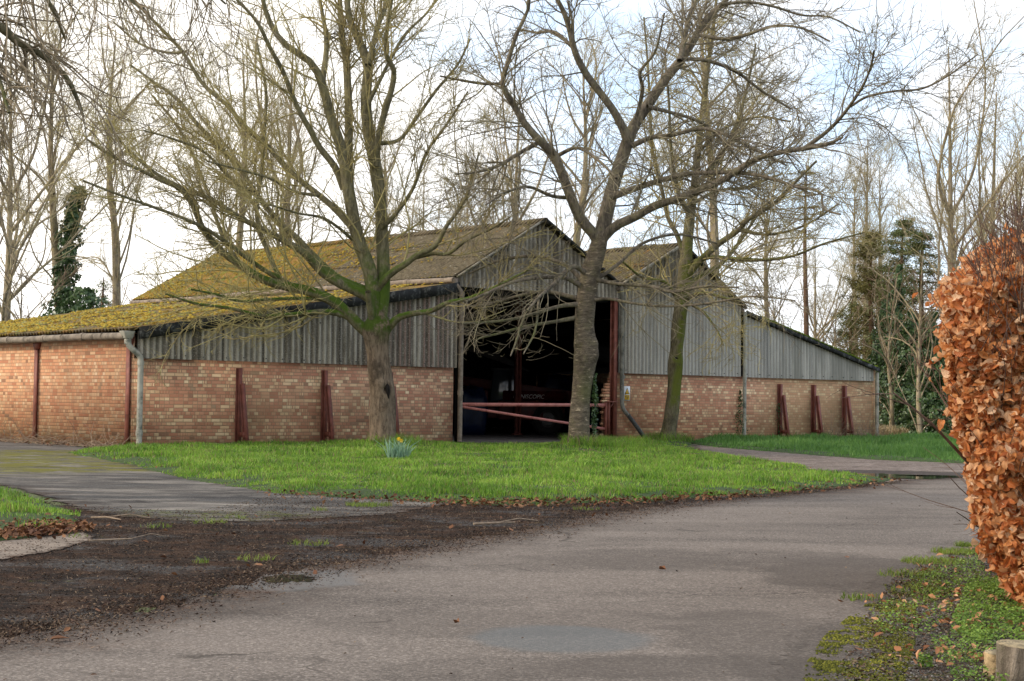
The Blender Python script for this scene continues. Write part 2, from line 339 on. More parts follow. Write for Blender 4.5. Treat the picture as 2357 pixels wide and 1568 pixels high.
def m_clad():
    m, nt = mat('fibre cement cladding'); p = nt.obj(); x, y, z = nt.xyz(p)
    st = nt.noise(nt.vm('MULTIPLY', p, (2.6, 2.6, .8)), 1., 8, .8); st2 = nt.noise(nt.vm('MULTIPLY', p, (2.2, 2.2, .25)), 1., 5, .65); fine = nt.noise(p, 40, 4, .8)
    c = nt.ramp(st, [(.25, (.11, .10, .088)), (.42, (.25, .235, .21)), (.58, (.37, .352, .32)), (.8, (.5, .48, .445))])
    c = nt.mix(nt.mul(nt.sstep(st2, .5, .66), .82), c, (.065, .052, .038))
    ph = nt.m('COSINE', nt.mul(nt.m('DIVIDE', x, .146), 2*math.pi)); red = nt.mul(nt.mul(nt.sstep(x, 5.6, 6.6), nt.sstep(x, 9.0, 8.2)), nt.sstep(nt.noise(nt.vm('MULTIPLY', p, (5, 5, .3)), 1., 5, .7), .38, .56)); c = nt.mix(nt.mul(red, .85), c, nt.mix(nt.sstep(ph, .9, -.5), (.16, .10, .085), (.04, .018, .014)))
    c = nt.mix(nt.mul(nt.sstep(ph, .9, -.6), nt.add(.42, nt.mul(nt.sstep(st2, .3, .6), .35))), c, (.07, .062, .052))  # trough shade of the corrugation painted in by phase, also in the red stain
    sheetl = nt.sstep(nt.m('PINGPONG', nt.sub(x, .04), .52), .03, .012); c = nt.mix(nt.mul(sheetl, .75), c, (.018, .016, .015))
    c = nt.mix(nt.sstep(fine, .54, .68), c, (.36, .35, .32)); c = nt.mix(nt.mul(nt.sstep(fine, .45, .3), .7), c, (.045, .04, .034))
    gm = nt.mul(nt.sstep(x, 20.5, 22.5), nt.sstep(st2, .36, .56)); c = nt.mix(nt.mul(gm, .8), c, (.055, .05, .026))
    # joints darkened, gable peak darker and browner
    pk = nt.mul(nt.sstep(z, 3.6, 4.4), nt.sstep(st, .65, .4)); c = nt.mix(nt.mul(pk, .7), c, (.055, .047, .035))
    w = nt.mul(nt.sstep(x, 14.6, 15.3), nt.sstep(z, 4.2, 3.4)); c = nt.mix(nt.mul(w, .35), c, (.4, .41, .42))
    c = nt.mix(1., c, (1.4, 1.32, 1.2), 'MULTIPLY'); finish(nt, c, .85, nt.bump(fine, .4, .01), .2); return m
def m_roof(name, moss):
    m, nt = mat(name); p = nt.obj(); x, y, z = nt.xyz(p)
    n1 = nt.noise(p, 1.1, 6, .72); n2 = nt.noise(p, 9, 5, .8); n3 = nt.noise(p, 34, 4, .85)
    c = nt.ramp(n2, [(.3, (.06, .048, .033)), (.5, (.135, .108, .07)), (.7, (.23, .19, .135))])
    ms = nt.mix(nt.sstep(n3, .32, .72), (.05, .036, .01), (.40, .27, .04)); ms = nt.mix(nt.sstep(nt.noise(p, 2.7, 5), .5, .7), ms, (.16, .19, .05)); ms = nt.mix(nt.sstep(nt.noise(nt.vm('ADD', p, (3, 9, 1)), 4.5, 5), .47, .6), ms, (.27, .15, .05))
    base = nt.add({'low': .4, 'main': .17, 'second': .22, 'right': .5}[moss], nt.mul(nt.sub(n1, .5), 1.1))
    if moss == 'main': base = nt.add(base, nt.mul(nt.sstep(y, 3., 12.), .62))
    base = nt.add(base, nt.mul(nt.sub(n2, .5), 1.7)); base = nt.add(base, nt.mul(nt.sub(nt.noise(nt.vm('MULTIPLY', p, (.6, 5., .6)), 1.3, 5, .7), .5), 1.2)); f = nt.sstep(base, .32, .5)
    c = nt.mix(f, c, ms)
    # white lichen spots
    n4 = nt.noise(p, 13, 3, .75); sp = nt.m('MAXIMUM', nt.mul(nt.sstep(n3, .6, .68), nt.sstep(nt.noise(p, 6, 3), .46, .55)), nt.sstep(n4, .66, .7)); c = nt.mix(nt.mul(sp, .9 if moss != 'low' else .4), c, (.55, .51, .44))
    # hollows darkened: corrugation shade painted into the roof colour
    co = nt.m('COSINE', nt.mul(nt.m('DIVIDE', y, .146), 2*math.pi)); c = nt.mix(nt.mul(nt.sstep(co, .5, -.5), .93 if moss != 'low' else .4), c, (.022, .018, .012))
    c = nt.mix(1., c, (1.35, 1.33, 1.25), 'MULTIPLY')
    finish(nt, c, .95, nt.bump(nt.add(nt.mul(f, nt.noise(p, 18, 5, .8)), n3), .7, .04), .15); return m
def m_bark(name, dark, light, lich=(.24, .22, .06), moss=(.055, .085, .01), mz=None, rings=False, lk=.5):
    m, nt = mat(name); p = nt.obj(); x, y, z = nt.xyz(p)
    n = nt.noise(nt.vm('MULTIPLY', p, (16, 16, 3.2) if not rings else (6., 6., 24)), 1., 6, .75, .6); n2 = nt.noise(p, 5, 5, .7); n3 = nt.noise(p, 42, 3, .8)
    c = nt.mix(nt.sstep(n, .32, .66), dark, light)
    if rings: c = nt.mix(nt.mul(nt.mul(nt.sstep(n, .57, .64), .95), nt.sstep(nt.noise(p, 9, 4, .7), .42, .56)), c, (.55, .44, .3))
    c = nt.mix(nt.mul(nt.sstep(n2, .46, .6), nt.mul(lk, nt.sstep(n3, .35, .6))), c, lich)
    c = nt.mix(nt.mul(nt.sstep(nt.noise(p, 1.9, 5, .75), .48, .66), .6), c, tuple(v*.45 for v in dark))
    if mz:
        f = nt.mul(nt.sstep(z, mz[0], mz[0]+.5), nt.sstep(z, mz[1], mz[1]-1.2)); f = nt.mul(f, nt.sstep(nt.noise(p, 2.6, 5, .7), .38, .5))
        nx = nt.xyz(nt.node('ShaderNodeNewGeometry').outputs['Normal']); f = nt.mul(f, nt.sstep(nt.add(nx[2], nt.mul(nx[0], mz[2])), -.55, .15))
        c = nt.mix(nt.mul(f, .92), c, nt.mix(n3, moss, tuple(v*2.2 for v in moss)))
    wl = nt.mul(nt.sstep(n3, .66, .7), nt.sstep(z, 1.6, .4)); c = nt.mix(nt.mul(wl, .6), c, (.4, .38, .34))
    finish(nt, c, .9, nt.bump(nt.add(n, nt.mul(n3, .3)), .9, .035), .15); return m
def m_twig(name, cols):
    m, nt = mat(name); r = nt.island(); n = nt.noise(nt.obj(), 3.5, 4, .8); n2 = nt.noise(nt.obj(), .45, 3)
    f = nt.add(nt.add(nt.mul(r, .35), nt.mul(nt.sstep(n, .3, .7), .4)), nt.mul(nt.sstep(n2, .35, .65), .25)); k = len(cols)
    c = nt.ramp(f, [(i/(k-1), q) for i, q in enumerate(cols)]); finish(nt, c, .8, None, .15); return m
def m_leaf(name, cols, trans=.25, rough=.5, spec=.3, big=1.5, rib=False):
    m, nt = mat(name); r = nt.island(); n = nt.noise(nt.obj(), big, 4, .7); k = len(cols)
    c = nt.ramp(nt.add(nt.mul(r, .65), nt.mul(nt.sstep(n, .3, .7), .35)), [(i/(k-1), q) for i, q in enumerate(cols)])
    nb = None
    if rib: nb = nt.bump(nt.noise(nt.obj(), 160, 2, .6), .5, .004)
    finish(nt, c, rough, nb, spec, trans=trans); return m
M = {}
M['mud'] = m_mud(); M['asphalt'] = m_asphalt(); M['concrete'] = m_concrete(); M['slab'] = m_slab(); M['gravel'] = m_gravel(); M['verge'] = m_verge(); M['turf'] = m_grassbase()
M['field'] = m_grassbase('field', ((.06, .08, .025), (.11, .12, .045)))
M['blade'] = m_blade('grass blades', [(.03, .07, .010), (.085, .18, .018), (.16, .31, .03), (.29, .45, .05), (.48, .58, .15)], big=.8, brown=.12)
M['dryblade'] = m_blade('dry grass', [(.22, .15, .08), (.36, .27, .15), (.48, .38, .24)], trans=.2)
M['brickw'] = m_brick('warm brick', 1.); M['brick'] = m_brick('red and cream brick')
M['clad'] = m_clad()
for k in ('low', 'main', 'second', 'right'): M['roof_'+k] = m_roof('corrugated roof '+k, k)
M['redsteel'] = m_plain('red oxide steel', (.2, .065, .045), .55, .25, 5, .2, dirt=(.1, .028, .02))
M['gatesteel'] = m_plain('gate paint', (.42, .15, .12), .5, .15, 5, .15, dirt=(.25, .07, .055))
M['rustbrace'] = m_plain('brace paint', (.19, .06, .042), .6, .3, 4, .25, dirt=(.13, .04, .028))
M['pipe'] = m_plain('grey pipe', (.36, .34, .28), .6, .2, 4, .2, dirt=(.10, .11, .085))
M['pipedark'] = m_plain('dirty grey pipe', (.19, .18, .15), .7, .35, 5, .3, dirt=(.07, .07, .055)); M['pipeblack'] = m_plain('dark offset pipe', (.06, .06, .058), .7, .3, 8, .3, dirt=(.14, .13, .12))
M['gutter'] = m_plain('weathered gutter', (.2, .165, .13), .85, .35, 5, .4, dirt=(.075, .06, .045))
M['gutterpale'] = m_plain('pale gutter', (.24, .19, .145), .85, .35, 5, .4, dirt=(.13, .10, .07))
M['strip'] = m_plain('pale fascia', (.25, .19, .155), .8, .15, 3, .2, dirt=(.38, .3, .24))
M['black'] = m_plain('blackened verge', (.02, .02, .019), .85, .4, 9, .6, dirt=(.12, .12, .11))
M['verge_board'] = m_plain('verge capping', (.26, .23, .18), .85, .4, 6, .6, dirt=(.13, .12, .06))
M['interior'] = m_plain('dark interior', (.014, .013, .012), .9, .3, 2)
M['postin'] = m_plain('interior post paint', (.2, .065, .05), .6, .25, 5, .2); M['floor'] = m_plain('barn floor', (.11, .09, .08), .8, .35, 2.5, .4, dirt=(.05, .04, .035))
M['moss'] = m_leaf('moss clumps', [(.05, .04, .01), (.18, .115, .02), (.32, .21, .03), (.42, .30, .05), (.2, .21, .07), (.45, .36, .22)], .1, .9, .1)
M['mossv'] = m_leaf('verge moss', [(.025, .026, .008), (.06, .065, .012), (.12, .12, .018), (.26, .24, .04)], .1, .9, .1)
M['mossgreen'] = m_leaf('green moss', [(.03, .05, .004), (.07, .10, .008), (.13, .17, .015)], .1, .9, .1)
# ------------------------------------------------------------------ ground
TREE1 = G(880, 1035); TREE2 = G(1330, 1043); TREE3 = G(1537, 1022)
g = meshobj('ground', [(-900, -60, 0), (900, -60, 0), (900, 1500, 0), (-900, 1500, 0)], [np.array([[0, 1, 2, 3]])], M['field']); tag(g, kind='structure')
LAWN = gpoly([(150, 1043), (300, 1072), (430, 1105), (630, 1137), (760, 1146), (850, 1150), (1000, 1159), (1150, 1164), (1300, 1161), (1500, 1155), (1650, 1145), (1800, 1135), (1950, 1121), (2060, 1106),
              (1985, 1097), (1900, 1090), (1850, 1075), (1720, 1055), (1620, 1042), (1585, 1030), (1600, 1018), (1430, 1021), (1300, 1026), (1060, 1025), (1040, 1021), (700, 1025), (310, 1030), (285, 1031), (230, 1035)])
FARLAWN = gpoly([(1600, 1013), (1700, 1010), (2012, 1009), (2200, 1002), (2500, 1001), (2500, 1077), (2210, 1068), (2000, 1059), (1800, 1043), (1640, 1030), (1590, 1023)])
LEFTLAWN = gpoly([(-300, 1110), (0, 1132), (80, 1150), (185, 1185), (190, 1212), (110, 1232), (0, 1248), (-300, 1270)])
TRACK = gpoly([(1570, 1022), (1590, 1019), (1640, 1026), (1800, 1040), (2000, 1056), (2210, 1064), (2700, 1075), (2700, 1120), (2210, 1114), (2080, 1112), (1980, 1110), (1880, 1095), (1800, 1080), (1720, 1060), (1620, 1048)])
ROAD = gpoly([(-500, 1545), (0, 1472), (250, 1420), (400, 1387), (560, 1335), (800, 1288), (1000, 1255), (1200, 1223), (1400, 1182), (1600, 1156), (1800, 1140), (1950, 1126), (2080, 1106), (2210, 1100), (2700, 1100), (3600, 1200), (3600, 2400), (-3500, 2400), (-1500, 1700)])
MUD = gpoly([(-500, 1130), (-200, 1130), (0, 1140), (200, 1170), (450, 1180), (700, 1130), (1150, 1145), (1500, 1140), (2070, 1100), (2060, 1118), (1600, 1170), (1400, 1200), (1000, 1285), (560, 1370), (0, 1505), (-500, 1600)])
PATH = gpoly([(-600, 1005), (0, 1016), (150, 1024), (320, 1040), (330, 1070), (450, 1095), (650, 1128), (860, 1143), (1060, 1160), (900, 1188), (600, 1203), (450, 1203), (230, 1192), (100, 1150), (0, 1120), (-300, 1100), (-600, 1090)])
SLAB = gpoly([(-400, 1280), (0, 1248), (190, 1228), (235, 1238), (150, 1266), (0, 1294), (-400, 1345)])
VERGE = gpoly([(1650, 1700), (1760, 1568), (1850, 1470), (1950, 1385), (2060, 1305), (2210, 1245), (2400, 1175), (2750, 1130), (3400, 1300), (3400, 2400), (1500, 2400)])
def mound(p):
    z = 0
    for t, h, s in ((TREE1, .10, .9), (TREE2, .13, 1.), (TREE3, .06, .8)): z = z+h*np.exp(-((p-t[:2])**2).sum(1)/s)
    return z
def lawn_h(p, d): return np.where(d <= 0, -.06, np.clip(d/.5, 0, 1)*.045+.012+mound(p)+(fbm(p, .9)-.5)*.05*np.clip(d, 0, 1))
for nm, poly, cell, z, mt, jit in (('mud', MUD, .09, .004, M['mud'], .3), ('concrete_path', PATH, .1, .008, M['concrete'], .1), ('gravel_track', TRACK, .15, .008, M['gravel'], .25),
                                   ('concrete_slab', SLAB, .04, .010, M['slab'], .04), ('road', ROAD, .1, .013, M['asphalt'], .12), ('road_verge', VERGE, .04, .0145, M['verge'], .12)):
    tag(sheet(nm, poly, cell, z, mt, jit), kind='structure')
for nm, poly in (('lawn', LAWN), ('lawn', FARLAWN), ('lawn', LEFTLAWN)):
    tag(sheet(nm, poly, .12, 0, M['turf'], .12, lawn_h), kind='structure')
# puddles
def m_water():
    m, nt = mat('puddle water'); p = nt.pos(); n = nt.noise(p, 30, 3); e = nt.attr('edge')
    b = nt.node('ShaderNodeBsdfPrincipled', {'Base Color': (.02, .02, .019, 1), 'Roughness': .04, 'Specular IOR Level': .6}); nt.link(nt.bump(n, .04, .002), b.inputs['Normal'])
    t = nt.node('ShaderNodeBsdfTransparent'); f = nt.sstep(nt.add(e, nt.mul(nt.sub(nt.noise(p, 38, 5, .8), .5), .9)), .12, .3)
    mx = nt.node('ShaderNodeMixShader', {0: f}); nt.L.new(t.outputs[0], mx.inputs[1]); nt.L.new(b.outputs[0], mx.inputs[2]); o = nt.node('ShaderNodeOutputMaterial'); nt.L.new(mx.outputs[0], o.inputs[0]); return m
M['water'] = m_water()
def puddle(cx, cy, hw, hh, ang=0., seed=0, sc=1.):
    a = G(cx, cy)[:2]; k = 90; th = np.linspace(0, 2*np.pi, k, endpoint=False)
    e = np.stack([np.cos(th)*hw, np.sin(th)*hh], 1); rr = 1+(fbm(e*6+seed, 1.3)-.5)*.9+(vnoise(e*40+seed, 1.)-.5)*.25
    e = e*rr[:, None]; c, s = math.cos(ang), math.sin(ang); e = np.stack([e[:, 0]*c-e[:, 1]*s, e[:, 0]*s+e[:, 1]*c], 1)+a
    v = np.column_stack([np.vstack([e, a]), np.full(k+1, .0155)]); f = np.array([(i, (i+1) % k, k) for i in range(k)])
    return tag(meshobj('puddle', v, [f], M['water'], None, False, {'edge': np.r_[np.zeros(k), 1.]}), kind='structure')
puddle(668, 1338, .19, .27, -.2, 1); puddle(2045, 1098, 1.1, .95, -.2, 5)
puddle(2150, 1098, .6, .35, -.1, 9)
# ------------------------------------------------------------------ grass blades
def rand_in(poly, n):
    lo, hi = poly.min(0), poly.max(0); out = []
    c = 0
    while c < n:
        p = rng.uniform(lo, hi, (n*2, 2)); p = p[inside(p, poly)]; out.append(p); c += len(p)
    return np.vstack(out)[:n]
def blades(name, p, z, h, w, m, lean=.45, label=None):
    n = len(p); az = rng.uniform(0, 2*np.pi, n); fa = rng.uniform(0, 2*np.pi, n)
    ln = np.stack([np.cos(az), np.sin(az), np.zeros(n)], 1)*(h*lean*rng.uniform(.2, 1.6, n))[:, None]
    sd = np.stack([np.cos(fa), np.sin(fa), np.zeros(n)], 1)*(w/2)[:, None]
    b = np.column_stack([p, z]); up = np.array([0, 0, 1.])
    m1 = b+ln*.35+up*(h*.6)[:, None]; tp = b+ln*1.1+up*h[:, None]
    v = np.stack([b-sd, b+sd, m1+sd*.8, m1-sd*.8, tp], 1).reshape(-1, 3); i = np.arange(n)*5
    o = meshobj(name, v, [np.stack([i, i+1, i+2, i+3], 1), np.stack([i+3, i+2, i+4], 1)], m)
    return o
def lawn_blades(poly, n, m, dmin=0., hb=.058, wmul=1.):
    p = rand_in(poly, n); d = seg_dist(p, poly)
    depth = p[:, 1]; keep = rng.random(len(p)) < np.clip(17./depth, .3, 1)**1.1
    edge = fbm(p, 2.5, 1); bare = fbm(p, 1.3, 2)
    keep &= (d+edge*.7 > .38) & ((bare < .57) | (rng.random(len(p)) < .3)) & ~((d < .6) & (fbm(p, 4., 3) > .58))
    p, d = p[keep], d[keep]
    zz = lawn_h(p, np.maximum(d, .01))-.01; tuft = fbm(p, 1.6, 3)
    h = hb*(.55+rng.random(len(p))*.7)*(.6+1.1*np.clip((tuft-.35)*3.2, 0, 1.8)); h *= np.clip(.45+d*.8, .4, 1)
    w = (.0045+.00022*p[:, 1])*rng.uniform(.7, 1.4, len(p))*wmul
    return p, zz, h, w
p, z, h, w = lawn_blades(LAWN, 430000, None)
tag(blades('lawn_grass', p, z, h, w, M['blade']), kind='stuff')
p, z, h, w = lawn_blades(FARLAWN, 260000, None, hb=.1, wmul=1.2)
M['bladefar'] = m_blade('far grass blades', [(.05, .12, .025), (.09, .20, .04), (.14, .28, .06), (.19, .33, .08)])
tag(blades('far_grass', p, z, h, w, M['bladefar']), kind='stuff')
p, z, h, w = lawn_blades(LEFTLAWN, 30000, None, hb=.08)
kk = (p[:, 1] > G(60, 1195)[1]) | (rng.random(len(p)) < .12); p, z, h, w = p[kk], z[kk], h[kk], w[kk]
tag(blades('left_verge_grass', p, z, h, w, M['blade']), kind='stuff')
def tuft_pts(c, r, n):
    a = rng.uniform(0, 2*np.pi, n); q = r*np.sqrt(rng.random(n)); return np.stack([c[0]+np.cos(a)*q, c[1]+np.sin(a)*q], 1)
# longer rough grass at the feet of the trees
pp = np.vstack([tuft_pts(TREE2+np.array([.5, .1, 0]), .85, 2600), tuft_pts(TREE1+np.array([.3, 0, 0]), .6, 900), tuft_pts(TREE3, .7, 900), tuft_pts(G(1440, 1028), .6, 1200)])
tag(blades('rough_grass', pp, lawn_h(pp, np.full(len(pp), .6))-.01, rng.uniform(.1, .27, len(pp)), rng.uniform(.006, .011, len(pp)), M['blade'], .6), kind='stuff')
# scruffy little tufts on the mud and the verge
tp = []
for x, y, r, n in ((850, 1167, .3, 420), (735, 1178, .12, 60), (540, 1196, .12, 40), (360, 1217, .16, 60), (710, 1257, .2, 90), (585, 1293, .16, 60), (460, 1300, .07, 30), (1160, 1158, .35, 500), (1215, 1153, .5, 500), (1345, 1176, .2, 50), (1245, 1166, .15, 50),
                   (480, 1207, .2, 70), (180, 1240, .1, 20), (2205, 1278, .24, 700), (2150, 1300, .28, 650), (2090, 1330, .25, 260), (2225, 1262, .12, 250), (2110, 1370, .2, 130), (1980, 1385, .15, 90)):
    tp.append(tuft_pts(G(x, y), r*.8, n))
tp = np.vstack(tp)
M['bladeyel'] = m_blade('yellow green tufts', [(.10, .15, .02), (.17, .24, .03), (.26, .33, .05)], brown=.1)
tag(blades('mud_tufts', tp, np.full(len(tp), .012), rng.uniform(.012, .05, len(tp)), rng.uniform(.0035, .007, len(tp)), M['bladeyel'], .8), kind='stuff')
# ------------------------------------------------------------------ leaves, litter, twigs on the ground
def cards(name, c, size, m, tilt=.6, aspect=.6, fold=.25, up=None):
    """little folded leaf shapes: c (N,3), size (N,)"""
    n = len(c); nz = nrm(np.stack([rng.normal(0, tilt, n), rng.normal(0, tilt, n), np.ones(n)], 1)) if up is None else nrm(up+rng.normal(0, tilt, (n, 3)))
    a = nrm(np.cross(nz, rng.normal(size=(n, 3)))); b = np.cross(nz, a); s = size[:, None]
    l = a*s/2; wv = b*s*aspect/2; f = nz*s*fold*rng.uniform(-.3, 1, (n, 1))
    v = np.stack([c-l, c-l*.1+wv+f, c+l*.6+wv*.6+f*.8, c+l, c+l*.6-wv*.6+f*.8, c-l*.1-wv+f], 1).reshape(-1, 3); i = np.arange(n)*6
    return meshobj(name, v, [np.stack([i, i+1, i+2, i+3], 1), np.stack([i, i+3, i+4, i+5], 1)], m)
M['litter'] = m_leaf('brown fallen leaves', [(.05, .022, .014), (.11, .045, .022), (.2, .09, .04), (.3, .17, .09)], .1, .7, .2)
M['chips'] = m_leaf('bark and twig crumbs', [(.015, .012, .011), (.035, .022, .016), (.08, .042, .026), (.2, .14, .09), (.05, .035, .028)], 0., .8, .2)
lp = []
def strip(pts, r, n):
    q = gpoly(pts); k = rng.integers(0, len(q)-1, n); t = rng.random((n, 1)); return q[k]*(1-t)+q[k+1]*t+rng.normal(0, r, (n, 2))
lp.append(strip([(1000, 1160), (1150, 1166), (1300, 1163), (1500, 1157), (1650, 1148)],   .3, 700)); lp.append(strip([(1650, 1146), (1800, 1137), (1950, 1123), (2050, 1108)], .2, 220))
lp.append(strip([(640, 1140), (1000, 1160)], .25, 160)); lp.append(tuft_pts(G(55, 1222), .55, 700)); lp.append(strip([(0, 1242), (140, 1228)], .14, 450)); lp.append(tuft_pts(G(1160, 1152), .7, 250))
lp.append(rand_in(LAWN, 800)); lp.append(rand_in(MUD, 120)); lp.append(strip([(290, 1033), (100, 1022), (-100, 1015)], .4, 300))
lp = np.vstack(lp); n = len(lp)
tag(cards('fallen_leaves', np.column_stack([lp, rng.uniform(.02, .06, n)]), rng.uniform(.025, .07, n), M['litter'], .6), kind='stuff')
cp = np.vstack([rand_in(MUD, 52000), strip([(0, 1480), (250, 1426), (560, 1345), (800, 1292), (1200, 1228), (1600, 1160)], .22, 15000), strip([(1500, 1160), (1800, 1142), (2060, 1112)], .12, 3000)])
cp = cp[cp[:, 1] < 24]; n = len(cp)
tag(cards('mulch_crumbs', np.column_stack([cp, rng.uniform(.006, .022, n)]), rng.uniform(.005, .026, n), M['chips'], .5, .3), kind='stuff')
rp = rand_in(ROAD[(ROAD[:, 1] > 0)], 500); rp = rp[(rp[:, 1] < 22) & (np.abs(rp[:, 0]) < 8)]; n = len(rp)
tag(cards('road_crumbs', np.column_stack([rp, np.full(n, .02)]), rng.uniform(.008, .03, n), M['chips'], .3, .5), kind='stuff')
for k_, (x_, y_, r_, lab_) in enumerate(((1525, 1320, .03, 'curled brown leaf lying on the tarmac left of the two dark leaves'), (1950, 1290, .03, 'pale fallen leaf on the tarmac near the mossy verge'), (137, 1484, .045, 'dark flat leaf on the tarmac at the lower left'), (1052, 1446, .025, 'small dark leaf on the tarmac below the blue-grey damp patch edge'), (1935, 1393, .02, 'small orange leaf at the edge of the verge moss'))):
    c_ = G(x_, y_); o_ = cards('fallen_leaf', np.array([[0., 0, 0]]), np.array([r_*2]), M['litter'], .25, .6, .5); o_.location = (c_[0], c_[1], .026); tag(o_, lab_, 'leaf', 'single leaves lying on the road')
def poly_h(pts):
    return [np.append(G(x, y)[:2], z) for x, y, z in pts]
M['stick'] = m_plain('dead twig', (.12, .09, .06), .85, .4, 20)
M['palestick'] = m_plain('bleached twig', (.3, .22, .15), .85, .3, 20)
for pts, r, lab, k in (([(955, 1094, .05), (985, 1086, .09), (1015, 1084, .08), (1035, 1083, .06)], .012, 'forked dark twig lying on the lawn left of the daffodils', 'stick'),
                    ([(1310, 1051, .08), (1340, 1049, .12), (1365, 1052, .07)], .009, 'thin twig lying on the grass right before the doorway', 'stick'),
                    ([(1890//1, 1058, .06), (1640, 1060, .09)], .0, '', ''),
                    ([(1880-320, 1056, .08), (1600, 1059, .12), (1640, 1058, .09)], .013, 'dark fallen stick on the lawn in front of the slender mossy tree', 'stick'),
                    ([(1090, 1214, .03), (1140, 1213, .035), (1185, 1210, .03)], .012, 'bleached stick lying at the edge of the tarmac', 'palestick'),
                    ([(210, 1199, .03), (245, 1201, .04), (278, 1204, .03)], .008, 'pale twig on the mossy end of the concrete path', 'palestick'),
                    ([(205, 1254, .03), (300, 1251, .035), (305, 1249, .03)], .007, 'long pale twig on the black mud beside the slab', 'palestick'),
                    ([(2478-200, 1426, .04), (2570-200, 1428, .03)], .0, '', ''),
                    ([(2478-478+0, 1757*0+1434, .025), (2085, 1433, .03)], .0, '', ''),
                    ([(2476-460+0, 1430, .028), (2080, 1431, .03)], .0, '', '')):
    if not lab: continue
    w = poly_h(pts); mb = MB(); mb.tube(w, [r, r*.9]+[r*.6]*(len(w)-2), 6)
    if len(w) > 2: mb.tube([w[1], (w[1]+w[2])/2+np.array([.12, .1, .03]), w[2]+np.array([.2, .22, .0])], r*.5, 5)
    tag(mb.build('fallen_stick', M[k], None, True), lab, 'stick')
# ------------------------------------------------------------------ the barn
barn = empty('brick_barn', C0, A, 'long brick barn with weathered corrugated cladding, mossy roofs and a dark open doorway', 'barn')
D = 15.6; ZB = 1.87
def eave(u):     # roof line of the front elevation
    if u < 8.8: return 2.45+(3.9-2.45)*u/8.8
    if u < 11.62: return 4.1+(5.69-4.1)*(u-8.8)/2.82
    if u < 14.46: return 5.69-(5.69-4.2)*(u-11.62)/2.84
    if u < 16.94: return 4.2+(5.46-4.2)*(u-14.46)/2.48
    if u < 19.66: return 5.46-(5.46-3.86)*(u-16.94)/2.72
    return 3.69-(3.69-2.22)*(u-19.66)/6.5
def wallbox(x0, x1, y0, y1, z0, z1, name, m):
    mb = MB(); mb.box(x0, x1, y0, y1, z0, z1); return mb.build(name, m, barn)
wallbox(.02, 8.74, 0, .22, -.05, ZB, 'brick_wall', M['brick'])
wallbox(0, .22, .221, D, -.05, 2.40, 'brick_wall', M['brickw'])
wallbox(.03, .2, .25, D-.1, 2.36, 2.455, 'eave_light_block', M['interior'])  # unseen strip added to stop daylight leaking in under the eave
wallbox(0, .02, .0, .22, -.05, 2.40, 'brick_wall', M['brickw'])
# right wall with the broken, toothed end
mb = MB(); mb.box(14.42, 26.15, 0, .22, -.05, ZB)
zt = [1.06, 1.3, 1.42, 1.5, 1.56, 1.64, 1.7]
zz = 0.; k = 0
while zz < 1.65:
    x0 = 14.07+(.0 if zz < 1.35 else (zz-1.35)*.9)+(.05 if k % 2 else 0)+(.04 if k % 5 == 3 else 0)
    mb.box(x0, 14.419, .03, .2, zz, zz+.0745); zz += .075; k += 1
mb.build('brick_wall', M['brick'], barn)
# corrugated sheets
def corr(name, o, ad, sd, nd, a0, a1, s0, s1, m, amp=.022, pitch=.146, rows=(), nseg=8, parent=None, lap=.018):
    o, ad, sd, nd = map(lambda q: np.array(q, float), (o, ad, sd, nd)); n = int((a1-a0)/pitch*nseg)+1
    a = np.linspace(a0, a1, n); S0 = np.array([s0(q) for q in a]); S1 = np.array([s1(q) for q in a]); vs = []; fs = []; off = 0
    br = [0.]+list(rows)+[1e9]
    for i in range(len(br)-1):
        lo = np.maximum(S0, br[i]) if i else S0; hi = np.minimum(S1, br[i+1]+(.05 if rows else 0))
        nn = 3
        for j in range(nn):
            t = j/(nn-1); s = lo+(hi-lo)*t
            v = o+a[:, None]*ad+s[:, None]*sd+nd*(amp*np.cos(2*np.pi*a/pitch)+lap*(1-t)+(np.sin(a*.9+i)*.006))[:, None]; vs.append(v)
        for j in range(nn-1):
            q = off+j*n+np.arange(n-1); ok = ((hi-lo)[:-1] > 1e-3) | ((hi-lo)[1:] > 1e-3); q = q[ok]; fs.append(np.stack([q, q+1, q+n+1, q+n], 1))
        off += nn*n
    return meshobj(name, np.vstack(vs), [np.vstack(fs)], m, parent or barn, True)
Z = (0, 0, 1)
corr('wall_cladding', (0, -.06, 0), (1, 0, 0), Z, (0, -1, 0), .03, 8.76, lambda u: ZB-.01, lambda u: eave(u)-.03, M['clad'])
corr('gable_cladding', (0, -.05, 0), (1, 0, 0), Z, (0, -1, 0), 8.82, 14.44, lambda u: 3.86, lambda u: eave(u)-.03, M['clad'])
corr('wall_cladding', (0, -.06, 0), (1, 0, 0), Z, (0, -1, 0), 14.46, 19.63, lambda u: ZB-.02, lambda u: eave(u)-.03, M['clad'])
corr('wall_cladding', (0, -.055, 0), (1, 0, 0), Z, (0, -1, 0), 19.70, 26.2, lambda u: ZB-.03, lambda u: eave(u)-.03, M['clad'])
bolt0 = MB().tube([(0, .02, 0), (0, -.03, 0)], .014, 6).build('fixing_bolt', M['black'], barn); bolt0.location = (.146, -.08, ZB+.07); rb = random.Random(2); spots = []
for ua, ub in ((.5, 8.7), (14.7, 19.6), (19.8, 26.1)):
    u_ = ua; kk_ = 0
    while u_ < ub: spots.append((round(u_/.146)*.146, ZB+.06+rb.uniform(-.01, .01))); u_ += .42 if kk_ % 2 else .62; kk_ += 1
for u_ in np.arange(1.6, 8.6, .75): spots.append((round(u_/.146)*.146, eave(u_)-.42))
for u_, z_ in spots: b_ = bolt0.copy(); b_.location = (u_, -.08, z_); COL.objects.link(b_)
